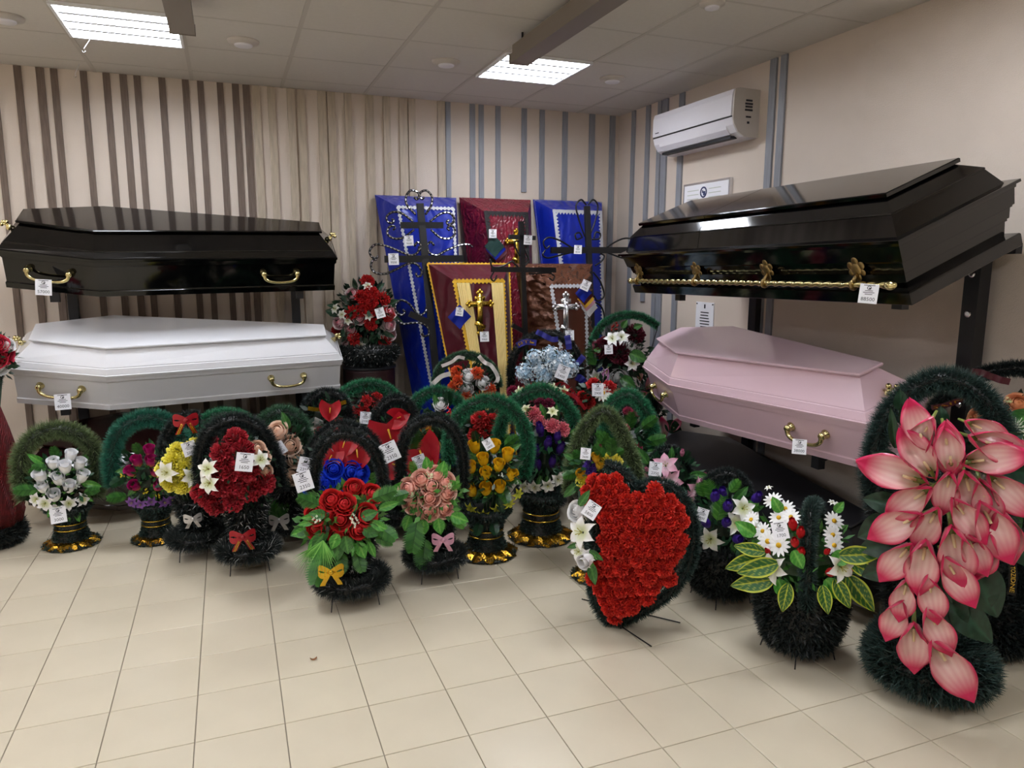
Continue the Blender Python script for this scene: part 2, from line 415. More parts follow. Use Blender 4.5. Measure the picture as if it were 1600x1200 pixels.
# ------------------------------------------------------------------ coffins
def rotm(yaw, sl, ti): return Matrix.Rotation(yaw, 4, 'Z') @ Matrix.Rotation(sl, 4, 'Y') @ Matrix.Rotation(ti, 4, 'X')
def handle(parent, p, tx, n, dn, hw=.105, drop=.052, mt=PALEG):
    p, tx, n, dn = Vector(p), Vector(tx).normalized(), Vector(n).normalized(), Vector(dn).normalized()
    A = [p-tx*hw, p-tx*hw*1.0+n*.028, p-tx*hw*.93+n*.04+dn*drop*.55, p-tx*hw*.6+n*.046+dn*drop*.9, p+n*.048+dn*drop]
    B = [p+tx*hw*.6+n*.046+dn*drop*.9, p+tx*hw*.93+n*.04+dn*drop*.55, p+tx*hw+n*.028, p+tx*hw]
    pts = catmull(A+B, 4); k = len(pts)
    hd = obj('handle', MB().tube(pts, [.0165-.0075*math.sin(PI*i/(k-1)) for i in range(k)], 10), mt, parent, True, world=False)
    for s_ in (-1, 1):
        R = n.to_track_quat('Z', 'Y').to_matrix()
        obj('handle_mount', MB().lathe([(.024, 0), (.024, .006), (.017, .012), (.02, .03), (.015, .04), (.006, .043)], p+tx*hw*s_, 14, R=R), mt, hd, True, world=False)
    return hd
def hexloop(i, z, q, L):
    s, a, b, c = q
    return [(i, -(a-i), z), (s, -(b-i), z), (L-i, -(c-i), z), (L-i, c-i, z), (s, b-i, z), (i, a-i, z)]
def coffin(name, label, T, ang, q, zr, zt, dt, mt, k=1.0, hmt=PALEG, side_handles=True):
    T = CAM+(Vector(T)-CAM)*k
    M = Matrix.Translation(T) @ rotm(*[math.radians(a) for a in ang]) @ Matrix.Scale(k, 4)
    t = thing(name, label, 'coffin', M=M, group='coffins on the wall racks'); L = 2.0
    H_ = lambda i, z: hexloop(i, z, q, L)
    base = [(0, .006), (.002, .003), (.036, .003), (.04, .008), (.044, .009), (zr-.056, .009), (zr-.053, .005), (zr-.048, .005), (zr-.045, .0), (zr-.02, -.001), (zr-.017, -.006), (zr-.002, -.007), (zr, -.005)]
    obj('body', MB().loft([H_(i, z) for z, i in base]), mt, t, world=False)
    lid = [(zr+.0005, .0), (zr+.004, .001), (zr+.034, .018), (zr+.036, .024), (zr+.041, .025), (zt-.018, dt+.022)]
    obj('lid', MB().loft([H_(i, z) for z, i in lid]), mt, t, world=False)
    obj('lid_plate', MB().loft([H_(i, z) for z, i in [(zt-.018, dt+.016), (zt-.015, dt+.003), (zt-.006, dt), (zt-.001, dt+.003), (zt, dt+.008)]]), mt, t, world=False)
    s, a, b, c = q
    for sd in (-1, 1):
        P1, P2, P3 = Vector((0, sd*a, 0)), Vector((s, sd*b, 0)), Vector((L, sd*c, 0))
        for A, B, f_ in ((P1, P2, .5), (P2, P3, .745)):
            tx = (B-A).normalized(); n = Vector((tx.y, -tx.x, 0))*(1 if sd < 0 else -1)
            p = A.lerp(B, f_)+Vector((0, 0, zr*.56))-n*.008
            handle(t, p, tx*(1 if sd < 0 else -1), n, (0, 0, -1), hw=.11 if f_ > .6 else .12, mt=hmt)
    for xx, sg in ((0, -1), (L, 1)):
        zc = zr+.07; xi = dt*.48
        bl = MB().ball((xx-sg*xi+sg*.028, 0, zc+.03), .014, 6).ball((xx-sg*xi+sg*.018, 0, zc-.005), .018, 6)
        bl.tube([(xx-sg*xi-sg*.01, 0, zc), (xx-sg*xi+sg*.05, 0, zc+.02)], .007, 6).ball((xx-sg*xi+sg*.05, -.022, zc+.022), .013, 5).ball((xx-sg*xi+sg*.05, .022, zc+.022), .013, 5)
        obj('lid_screw', bl, hmt, t, True, world=False)
    return t, M
QW = (.532, .21, .343, .184); QP = (.54, .206, .322, .173); QB = (.525, .205, .335, .19)
tw, MW = coffin('coffin', 'glossy white coffin with gold handles', (-1.277, 5.508, .839), (0, 1.3, 21.0), QW, .255, .401, .098, WHITEL, .985)
tb, MBk = coffin('coffin', 'glossy black six-sided coffin with gold handles above the white coffin', (-1.283, 5.569, 1.557), (-.6, 1.2, 21.6), QB, .252, .404, .091, BLACKL, .978)
tp, MP = coffin('coffin', 'pale pink coffin with gold handles below the rope bar casket', (2.95, 4.361, .772), (-93.0, 0, 20.4), QP, .256, .432, .102, PINKL, .985)
tg, MG = coffin('coffin', 'matt black coffin on the lowest arms under the pink coffin', (2.945, 4.361, .115), (-93.0, 0, 20.4), QP, .182, .358, .102, GREYL, .985)
tr, MR = coffin('coffin', 'dark burgundy lacquered coffin under the white coffin behind flower baskets', (-1.277, 5.508, .17), (0, 1.3, 21.0), QW, .255, .401, .098, BURGL, .985)

# rectangular black casket
TRB = Vector((2.755, 4.176, 1.573)); MRB = Matrix.Translation(TRB) @ rotm(*[math.radians(a) for a in (-90.1, -.8, 21.9)])
t = thing('coffin', 'large glossy black casket with a gold rope bar along its side', 'coffin', M=MRB, group='coffins on the wall racks')
L, wv, zr, zt, dt = 2.1, .326, .272, .422, .12
def rl(i, z, x0=0, x1=L, e0=1, e1=1): return [(x0+i*e0, -(wv-i), z), (x1-i*e1, -(wv-i), z), (x1-i*e1, wv-i, z), (x0+i*e0, wv-i, z)]
obj('plinth', MB().loft([rl(i, z) for z, i in [(0, .012), (.003, .009), (.05, .009), (.055, .013), (.0555, .05)]]), BLACKL, t, world=False)
obj('body', MB().loft([rl(i, z) for z, i in [(.05, .05), (.115, .042), (.117, .036), (.125, .036), (.127, .03), (.168, .024), (.17, .018), (.176, .018), (.178, .012), (zr-.03, .006), (zr-.028, .002), (zr-.014, 0)]]), BLACKL, t, world=False)
obj('rim', MB().loft([rl(i, z) for z, i in [(zr-.014, -.004), (zr-.012, -.012), (zr-.001, -.012), (zr, -.009), (zr, .03)]]), BLACKL, t, world=False)
XS = .80
for x0, x1, e0, e1 in ((0, XS-.002, 1, 0), (XS+.002, L, 0, 1)):
    lh = obj('lid_half', MB().loft([rl(i, z, x0, x1, e0, e1) for z, i in [(zr, .028), (zr+.075, .067), (zr+.078, .065), (zr+.083, .067), (zt-.02, dt+.018)]]), BLACKL, t, world=False)
    obj('lid_plate', MB().loft([rl(i, z, x0, x1, e0, e1) for z, i in [(zt-.02, dt+.012), (zt-.018, dt+.001), (zt-.004, dt), (zt, dt+.004)]]), BLACKL, lh, world=False)
hb = MB(); yy = -(wv-.03)-.05; zz = .095
def twist(u, v):
    th = v*2*PI; r = .0125*(1+.28*math.cos(2*th+u*220)); return (.06+u*1.98, yy+r*math.cos(th), zz+r*math.sin(th))
hb.grid(twist, 260, 10)
obj('rope_bar', hb, PALEG, t, True, world=False)
for xx in (.06, 2.04): obj('bar_end', MB().ball((xx, yy, zz), .019, 7, sc=(1.5, 1, 1)), PALEG, t, True, world=False)
for xx in (.14, .75, 1.32, 1.86):
    b_ = MB(); y0 = -(wv-.02)-.008
    for dx, dz, ss in [(0, .05, .036), (-.028, .065, .022), (.028, .065, .022), (0, .085, .024), (-.03, .035, .018), (.03, .035, .018), (0, .015, .024)]:
        b_.ball((xx+dx, y0, .1+dz), ss*.8, 5, sc=(1, .25, 1))
    b_.tube([(xx, y0, .13), (xx, yy, zz+.012)], .01, 6)
    b_.tube([(xx+.0001, yy+.017*math.cos(q*PI/5), zz+.017*math.sin(q*PI/5)) for q in range(10)], .008, 6, closed=True)
    obj('bar_bracket', b_, BRONZE, t, True, world=False)

# ------------------------------------------------------------------ racks that carry the coffins
def rack(label, posts, arms):
    p0 = posts[0]
    t = thing('coffin_rack', label, 'rack', (p0[0], p0[1], 0))
    for (x, y, z1, sx, sy) in posts:
        po = obj('post', MB().box((x, y, z1/2), (sx, sy, z1)), STEEL, t)
        obj('foot_plate', MB().box((x-.02 if x > 3 else x, y, .006), (sx+.03, sy+.03, .012)), STEEL, t)
    for (a, b) in arms:
        a, b = Vector(a), Vector(b)
        obj('arm', MB().bar(a, b, .045, .045), STEEL, t)
        d = (b-a).normalized(); up = Vector((0, 0, 1))
        obj('arm_stop', MB().bar(b-d*.02-up*.055, b-d*.02+up*.01, .05, .04, up=d), STEEL, t)
    return t
def arm_line(M, x, f0, axis, val):
    """along the underside of a tilted coffin, from the rack plane to its front end"""
    A, B = M @ Vector((x, f0, -.0215)), M @ Vector((x, .1 if f0 < .1 else .2, -.0215))
    return A+(B-A)*((val-A[axis])/(B[axis]-A[axis])), A
arms = []
for MM, f0 in ((MW, None), (MBk, None), (MR, .02)):
    for x in (.264, 1.756): arms.append(arm_line(MM, x, f0 if f0 else (-.17 if x > 1 else -.25), 1, 5.785))
lr = rack('black steel rack with sloping arms carrying the white coffin', [(-1.0, 5.785, 1.72, .06, .05), (.47, 5.785, 1.72, .06, .05)], arms)
arms = []; bars = []
for MM, xs, f0 in ((MP, (.55, 1.62), None), (MG, (.55, 1.62), .04), (MRB, (.38, 1.92), None)):
    for x in xs: arms.append(arm_line(MM, x, f0 if f0 else (-.24 if x < 1 else -.2), 0, 3.19))
    bars.append((arms[-2][0].z, arms[-1][0].z))
rr = rack('black steel rack with sloping arms carrying the pink coffin', [(3.213, 3.91, 1.78, .042, .07), (3.17, 2.36, 1.80, .07, .075)], arms)
for z_ in (1.72, 1.60, 1.42, 1.0): obj('bolt', MB().lathe([(.016, 0), (.016, .006), (.01, .009)], (3.1355, 2.36, z_), 12, R=Matrix.Rotation(-PI/2, 3, 'Y')), SILVER, rr)
for za, zb in bars: obj('cross_bar', MB().bar((3.2, 3.93, za-.042), (3.19, 2.2, zb-.042), .04, .045), STEEL, rr)

# ------------------------------------------------------------------ upholstered lids standing against the back wall
def quad_lid(label, xs, zt, yt, yb_, d, ins, side, face, trim, trim_w, inner=None, crinkle=0, teeth=True):
    """xs = x of top-left, top-right, bottom-right, bottom-left on the back plane"""
    xl, xr, xbr, xbl = xs
    t = thing('cloth_coffin', label, 'coffin', ((xbl+xbr)/2, yb_, 0), 'cloth covered coffins standing by the wall')
    def P(u, v, dep, i):   # u 0..1 left-right, v 0..1 bottom-top
        a = xbl+(xl-xbl)*v; b = xbr+(xr-xbr)*v
        h_ = zt; z = i+(h_-2*i)*v
        vv = z/h_; a = xbl+(xl-xbl)*vv+i; b = xbr+(xr-xbr)*vv-i
        return Vector((a+(b-a)*u, yb_+(yt-yb_)*vv-dep, z))
    nz = np.random.default_rng(int(xl*1000))
    def edge(u0, v0, u1, v1, nseg):
        mb = MB(); g = nz.normal(0, 1, (nseg+1, 9))
        def fn(a, b):
            u, v = u0+(u1-u0)*a, v0+(v1-v0)*a
            p = P(u, v, d*b, ins*b)
            if crinkle:
                q = g[int(round(a*nseg)), int(round(b*8))]*crinkle*math.sin(PI*min(1, max(0, b)))**.3
                p += Vector((q*.6, -abs(q), q*.5))
            return p
        mb.grid(fn, nseg, 8); return mb
    n_ = 90 if crinkle else 12
    for e in ((0, 0, 0, 1), (0, 1, 1, 1), (1, 1, 1, 0), (1, 0, 0, 0)):
        obj('side_cloth', edge(*e, n_ if e[0] == e[2] else n_//3), side, t, True)
    def facefn(u, v):
        p = P(u, v, d, ins); p.y -= .012*math.sin(PI*u)*math.sin(PI*v)**.3; return p
    obj('face_cloth', MB().grid(facefn, 10, 24), face, t, True)
    obj('backing', MB().add([P(0, 0, 0, 0), P(1, 0, 0, 0), P(1, 1, 0, 0), P(0, 1, 0, 0)], [(0, 1, 2, 3)]), side, t)
    def lace(dep, i0, w_, nm='lace_trim'):
        for (u0, v0, u1, v1) in ((0, 0, 0, 1), (0, 1, 1, 1), (1, 1, 1, 0)):
            A, B = P(u0, v0, dep, i0), P(u1, v1, dep, i0); Ln = (B-A).length; n = max(6, int(Ln/.028)); mb = MB()
            d_ = (B-A).normalized(); inn = Vector((d_.z, 0, -d_.x)) 
            for q in range(n):
                a = A.lerp(B, q/n); b = A.lerp(B, (q+1)/n); mid = (a+b)/2
                o_ = Vector((0, -.007, 0))
                mb.add([a+o_, b+o_, b+inn*w_*.55+o_*1.4, mid+inn*w_+o_*1.4, a+inn*w_*.55+o_*1.4], [(0, 1, 2, 3, 4)])
                if teeth: mb.add([a+o_, b+o_, mid-inn*w_*.4+o_], [(0, 1, 2)])
            obj(nm, mb, trim, t)
    lace(d, ins, trim_w)
    if inner: lace(*inner)
    return t, P
def ortho_cross(t, c, h_, mt, ax=Vector((1, 0, 0)), fancy=True, depth=.018, name='cross_emblem'):
    mb = MB(); c = Vector(c); up = Vector((0, .03, 1)).normalized(); w_ = h_*.12
    def bar(a, b, w2): mb.bar(c+ax*a[0]+up*a[1], c+ax*b[0]+up*b[1], depth, w2, up=up.cross(ax) if False else (0, 1, 0))
    mb.bar(c-up*h_*.5, c+up*h_*.42, w_, depth, up=(0, 1, 0)); mb.bar(c-ax*h_*.25+up*h_*.18, c+ax*h_*.25+up*h_*.18, w_, depth, up=(0, 1, 0))
    mb.bar(c-ax*h_*.12+up*h_*.31, c+ax*h_*.12+up*h_*.31, w_*.8, depth, up=(0, 1, 0)); mb.bar(c-ax*h_*.12-up*h_*.26, c+ax*h_*.12-up*h_*.37, w_*.8, depth, up=(0, 1, 0))
    if fancy:
        for p, dr in ((ax*-.27+up*.18, -ax), (ax*.27+up*.18, ax), (up*.45, up), (up*-.5, -up)):
            sd = up if abs(dr.x) > .5 else ax
            for q in (dr*.035, sd*.05-dr*.01, -sd*.05-dr*.01): mb.ball(c+(p+q)*h_, h_*.042, 5, sc=(1, .6, 1)) if False else mb.ball(tuple(c+(p+q)*h_), h_*.045, 5)
    return obj(name, mb, mt, t, True)
t, P = quad_lid('tall blue satin coffin with silver zigzag trim behind the scrolled cross', (1.095, 1.752, 1.75, 1.40), 2.16, 5.80, 5.52, .25, .10, SATB, SATB, LACES, .022)
t, P = quad_lid('tall burgundy brocade coffin with a black border strip', (1.775, 2.40, 2.36, 1.98), 2.165, 5.80, 5.52, .22, .118, BROC, BROC, LACEB, .045, teeth=False)
ortho_cross(t, (2.16, 5.505, 1.76), .30, GOLD)
t, P = quad_lid('tall blue satin coffin with broad silver bands beside the corner', (2.42, 3.07, 3.03, 2.62), 2.17, 5.80, 5.52, .165, .09, SATB, SATB, LACES, .04, inner=(.006, .006, .03), teeth=False)
t, P = quad_lid('burgundy satin coffin with pleated gold bands and yellow lace', (1.36, 2.0, 1.98, 1.62), 1.64, 5.26, 5.02, .19, .117, SATR, SATR, LACEY, .03, inner=(.004, .0, .02))
for u0, u1 in ((.05, .3), (.73, .97)):
    mb = MB()
    def yf(a, b, u0=u0, u1=u1): p = P(u0+(u1-u0)*a, b*.985, .19, .117); p.y -= .016+.004*math.sin(a*40); return p
    mb.grid(yf, 40, 10); obj('pleated_band', mb, YPLE, t, True)
pc = at(750, 487, Y=4.985); ortho_cross(t, pc, .31, GOLD)
t2, P2 = quad_lid('brown satin coffin with crinkled sides and a silver crucifix', (2.03, 2.66, 2.62, 2.22), 1.64, 5.22, 4.98, .25, .156, CRINK, SATBR, LACES, .026, crinkle=.02)
pc = at(884, 492, Y=4.885); cx_ = ortho_cross(t2, pc, .33, SILVER, fancy=True, depth=.014)
fg = MB().tube([pc+Vector((0, -.014, .07)), pc+Vector((0, -.02, .0)), pc+Vector((.005, -.014, -.10))], [.012, .012, .006], 7)
fg.tube([pc+Vector((-.075, -.014, .075)), pc+Vector((0, -.016, .05)), pc+Vector((.075, -.014, .075))], [.005, .007, .005], 6).ball(pc+Vector((0, -.018, .085)), .012, 5)
obj('figure', fg, SILVER, cx_, True)
def swatch(label, px, py, Y, size, cols):
    p = at(px, py, Y=Y); t = thing('fabric_swatch', label, 'fabric swatch', p, 'hanging fabric swatches')
    for i, c_ in enumerate(cols):
        dx, dz = .012*i, -.022*i; q = size/2
        c = p+Vector((dx, .004*i, dz)); mb = MB()
        def fn(a, b): return c+Vector(((a-b)*q, -.008*math.sin(a*5+i)*math.sin(b*4), (1-a-b)*q))
        mb.grid(fn, 5, 5); obj('cloth_square', mb, c_, t, True)
    obj('string', MB().tube([p+Vector((0, 0, q*.9)), p+Vector((.004, .02, q+.05))], .003, 5), IRON, t)
swatch('blue satin swatch pinned on the gold banded coffin', 718, 495, 4.965, .175, [SATB])
swatch('dark green velvet swatch over blue and red ones on the brocade coffin', 773, 385, 5.485, .17, [VELG, SATB, SATR])
swatch('stack of coloured satin swatches topped by blue on the brown coffin', 912, 458, 4.885, .14, [SATB, SATR, LACEY, RIBP, PAPER, PAPER])

# ------------------------------------------------------------------ iron crosses
def spiral(c, r, a0, turns, Y, n=14):
    out = []
    for i in range(n+1):
        f_ = i/n; a = a0+turns*2*PI*f_; rr = r*(1-.75*f_); out.append(at(c[0]+rr*math.cos(a), c[1]+rr*math.sin(a), Y=Y))
    return out
def iron_cross(label, Y, bars, scrolls, rad=.0085, bw=.05, twisted=True, lean=0.0):
    def at(x, y, Y): d = ray(x, y); return CAM+d*((Y-lean*(2-CH))/(d.y-lean*d.z))   # a plane that leans back by `lean`
    hd, lo = at(*bars[0][0], Y=Y), at(*bars[0][1], Y=Y); base = hd+(lo-hd)*(hd.z/(hd.z-lo.z))
    t = thing('iron_cross', label, 'cross', (base.x, base.y, 0), 'black iron grave crosses')
    for i, (a, b, w_) in enumerate(bars):
        A, B = at(*a, Y=Y), at(*b, Y=Y)
        if i == 0: B = A+(B-A)*(A.z-.0)/(A.z-B.z)
        obj('upright' if i == 0 else 'cross_bar', MB().bar(A, B, .03, w_, up=(0, 1, 0)) if False else MB().bar(A, B, w_, .028, up=(0, 1, 0)), IRON, t)
    for sc in scrolls:
        pts = catmull([at(x, y, Y=Y-.004) for x, y in sc], 7)
        sc_ = obj('scroll', MB().tube(pts, rad, 8), IRON, t, True)
        if twisted:
            mb = MB(); acc = 0
            for i in range(len(pts)-1):
                acc += (pts[i+1]-pts[i]).length
                if acc > .022:
                    acc = 0; dd = (pts[i+1]-pts[i]).normalized(); mb.tube([pts[i]+Vector((0, -rad*.75, 0))-dd*.006, pts[i+1]*.4+pts[i]*.6+Vector((0, -rad*.75, 0))+dd*.004], .004, 5)
            obj('silver_twist', mb, SILVER, sc_)
    return t
def Z6(L, ox, oy, s): return [(ox+x/s, oy+y/s) for x, y in L]
z = lambda L: Z6(L, 570, 290, 3.636)
iron_cross('black iron cross with silver twisted scrolls before the blue coffin with zigzag trim', 5.33,
    [((656, 318), (682, 590), .05), ((626, 352), (692, 352), .045), ((601, 405), (724, 404), .05), ((640, 490), (672, 505), .045)],
    [z(L) for L in [
        [(290, 165), (240, 110), (235, 60), (262, 28), (300, 38), (308, 62), (295, 78), (280, 66)], [(345, 165), (378, 110), (380, 60), (350, 28), (318, 38), (312, 62), (325, 76), (338, 66)],
        [(275, 205), (215, 160), (160, 150), (125, 175), (130, 205), (155, 212), (165, 198), (152, 190)], [(370, 205), (430, 160), (480, 155), (508, 185), (500, 210), (475, 222), (466, 205), (480, 195)],
        [(280, 250), (220, 295), (165, 300), (130, 275), (135, 240), (160, 228), (172, 240), (160, 252)], [(375, 250), (430, 295), (480, 300), (512, 275), (508, 240), (485, 228), (470, 242), (482, 255)],
        [(310, 345), (300, 380), (260, 395), (190, 370), (120, 342), (60, 335), (28, 370), (40, 405), (65, 412), (75, 400)], [(355, 345), (365, 380), (410, 395), (470, 365), (540, 338), (590, 335), (612, 350)],
        [(280, 345), (300, 322), (318, 340), (312, 370)], [(395, 340), (375, 320), (355, 340), (362, 375)],
        [(320, 480), (300, 450), (255, 440), (190, 470), (120, 500), (60, 495), (35, 460), (45, 425), (68, 420)], [(325, 480), (320, 510), (298, 515), (290, 495)],
        [(290, 720), (250, 670), (205, 650), (175, 680), (180, 720), (210, 735), (228, 718), (215, 705)], [(290, 725), (320, 735), (345, 715), (350, 690)],
        [(180, 760), (215, 785), (270, 780), (325, 782), (362, 815), (360, 848), (335, 855), (322, 840)]]], lean=.09)
iron_cross('slim black iron cross with curled ends before the blue coffin with silver bands', 5.34,
    [((917, 322), (927, 570), .045), ((861, 391), (984, 391), .05)],
    [[(914, 370), (905, 345), (900, 322), (908, 312), (916, 320)], [(921, 370), (930, 345), (934, 322), (927, 312), (919, 320)],
     [(910, 372), (906, 364), (899, 366), (901, 374), (908, 372)], [(928, 372), (931, 363), (938, 365), (936, 373), (925, 374)],
     [(895, 388), (875, 376), (858, 371), (849, 378), (853, 388), (859, 384)], [(895, 394), (870, 400), (855, 403), (848, 398), (852, 391)],
     [(948, 386), (970, 374), (985, 373), (992, 380), (988, 388)], [(950, 395), (972, 403), (988, 404)],
     [(930, 415), (940, 408), (944, 400), (938, 396)], [(927, 425), (938, 440), (944, 462), (934, 470), (928, 462)], [(926, 470), (940, 480), (944, 500), (934, 515)]], rad=.007, twisted=False, lean=.04)
iron_cross('small plain black iron cross between the gold banded and brown coffins', 4.86,
    [((814, 346), (821, 540), .035), ((795, 370), (836, 372), .03), ((768, 421), (868, 422), .036), ((800, 508), (822, 520), .03)],
    [[(812, 400), (806, 388), (804, 378), (811, 377)], [(818, 385), (825, 402), (826, 408), (818, 418)], [(800, 408), (785, 416), (770, 417), (765, 405)],
     [(772, 424), (767, 434), (772, 439), (776, 430)], [(826, 428), (845, 427), (862, 426)], [(858, 426), (866, 431), (864, 438), (858, 434)], [(800, 408), (810, 418), (815, 425)]], rad=.006, twisted=False)

# ------------------------------------------------------------------ tinsel
def tinsel_mesh(name, paths, r, n, dark, tip, spark=0, core=True, w=.0026, seed=1, droop=0):
    n = int(n*1.7)
    """bristles standing out all round a set of 3-D paths, on a dark core"""
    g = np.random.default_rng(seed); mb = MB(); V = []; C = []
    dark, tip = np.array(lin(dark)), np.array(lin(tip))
    tot = sum(sum((p[i+1]-p[i]).length for i in range(len(p)-1)) for p in paths)
    for p in paths:
        A = np.array([tuple(q) for q in p]); seg = np.linalg.norm(np.diff(A, axis=0), axis=1); L = seg.sum(); cum = np.r_[0, np.cumsum(seg)]
        k = max(20, int(n*L/tot)); s = g.uniform(0, L, k); i = np.clip(np.searchsorted(cum, s)-1, 0, len(seg)-1)
        f = ((s-cum[i])/np.maximum(seg[i], 1e-9))[:, None]; c = A[i]*(1-f)+A[i+1]*f; T = (A[i+1]-A[i])/np.maximum(seg[i], 1e-9)[:, None]
        d = g.normal(size=(k, 3)); d -= T*(d*T).sum(1)[:, None]; d /= np.linalg.norm(d, axis=1)[:, None]
        side = np.cross(T, d); ln = r*g.uniform(.8, 1.1, k)[:, None]
        lean = T*g.normal(0, .28, k)[:, None]+side*g.normal(0, .25, k)[:, None]
        b = c+d*r*.18; e = c+(d+lean)*ln; e[:, 2] -= droop*r
        wv_ = (T*g.uniform(-1, 1, k)[:, None]+side*g.uniform(-1, 1, k)[:, None]); wv_ /= np.linalg.norm(wv_, axis=1)[:, None]; wv_ *= w*g.uniform(.6, 1.2, k)[:, None]
        V.append(np.stack([b-wv_, b+wv_, e], 1).reshape(-1, 3))
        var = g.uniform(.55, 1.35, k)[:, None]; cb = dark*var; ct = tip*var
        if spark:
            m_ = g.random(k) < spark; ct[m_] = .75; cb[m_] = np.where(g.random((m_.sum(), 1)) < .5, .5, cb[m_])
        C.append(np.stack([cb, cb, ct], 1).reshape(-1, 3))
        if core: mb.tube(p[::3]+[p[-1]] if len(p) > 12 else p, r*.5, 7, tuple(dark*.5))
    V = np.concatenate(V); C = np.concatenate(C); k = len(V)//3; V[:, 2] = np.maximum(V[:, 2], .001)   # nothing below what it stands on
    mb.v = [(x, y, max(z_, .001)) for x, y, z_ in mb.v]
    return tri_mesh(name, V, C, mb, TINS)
def tri_mesh(name, V, C, mb, mt):
    nv0 = len(mb.v); k = len(V)//3
    me = bpy.data.meshes.new(name)
    allv = np.r_[np.array(mb.v, np.float32).reshape(-1, 3), V.astype(np.float32)]
    lens = [len(f) for f in mb.f]+[3]*k; idx = [i for f in mb.f for i in f]+list(range(nv0, nv0+3*k))
    me.vertices.add(len(allv)); me.vertices.foreach_set('co', allv.ravel())
    me.loops.add(len(idx)); me.loops.foreach_set('vertex_index', np.array(idx, np.int32))
    me.polygons.add(len(lens)); st = np.r_[0, np.cumsum(lens)[:-1]].astype(np.int32)
    me.polygons.foreach_set('loop_start', st)
    try: me.polygons.foreach_set('loop_total', np.array(lens, np.int32))
    except Exception: pass
    a = me.color_attributes.new('Col', 'FLOAT_COLOR', 'POINT')
    cc = np.r_[np.array(mb.c, np.float32).reshape(-1, 3), C.astype(np.float32)]
    a.data.foreach_set('color', np.c_[cc, np.ones(len(cc), np.float32)].ravel())
    me.materials.append(mt); me.update(calc_edges=True); me.validate()
    return me
def fur_lathe(name, prof, c, n, length, dark, tip, spark=0, seed=1, w=.0042, up=.0, tilt=None):
    """a turned body covered in bristles"""
    g = np.random.default_rng(seed); mb = MB(); c = Vector(c)
    dark, tip = np.array(lin(dark)), np.array(lin(tip))
    R = tilt if tilt is not None else Matrix.Identity(3)
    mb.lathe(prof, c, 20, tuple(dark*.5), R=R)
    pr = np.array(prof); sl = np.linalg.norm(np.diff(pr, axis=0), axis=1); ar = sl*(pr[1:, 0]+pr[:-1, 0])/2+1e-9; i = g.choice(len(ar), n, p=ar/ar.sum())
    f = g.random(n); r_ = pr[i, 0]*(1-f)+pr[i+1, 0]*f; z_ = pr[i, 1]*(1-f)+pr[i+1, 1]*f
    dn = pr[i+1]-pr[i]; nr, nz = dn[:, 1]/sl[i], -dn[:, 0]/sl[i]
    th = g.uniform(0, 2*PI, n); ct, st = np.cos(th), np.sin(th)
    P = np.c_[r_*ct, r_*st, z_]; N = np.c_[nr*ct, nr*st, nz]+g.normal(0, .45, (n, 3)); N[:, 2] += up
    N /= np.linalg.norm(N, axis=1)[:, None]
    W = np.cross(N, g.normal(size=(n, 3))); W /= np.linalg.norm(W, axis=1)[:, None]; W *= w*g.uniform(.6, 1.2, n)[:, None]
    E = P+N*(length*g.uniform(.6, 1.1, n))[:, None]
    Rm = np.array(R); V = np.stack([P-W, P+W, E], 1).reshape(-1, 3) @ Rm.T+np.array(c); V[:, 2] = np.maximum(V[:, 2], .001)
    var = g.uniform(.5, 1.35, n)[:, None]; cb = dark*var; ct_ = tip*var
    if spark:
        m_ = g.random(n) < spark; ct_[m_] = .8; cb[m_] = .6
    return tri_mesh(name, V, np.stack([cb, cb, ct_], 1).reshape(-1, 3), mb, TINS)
TC = {'olive': ('#2b3a1c', '#7d9160'), 'green': ('#0a3a24', '#3f9a6c'), 'teal': ('#083a2e', '#3a8a72'), 'dark': ('#0e1a17', '#3c5650'), 'black': ('#070a0a', '#2a3534'), 'mix': ('#0f2a1b', '#4a7a58')}

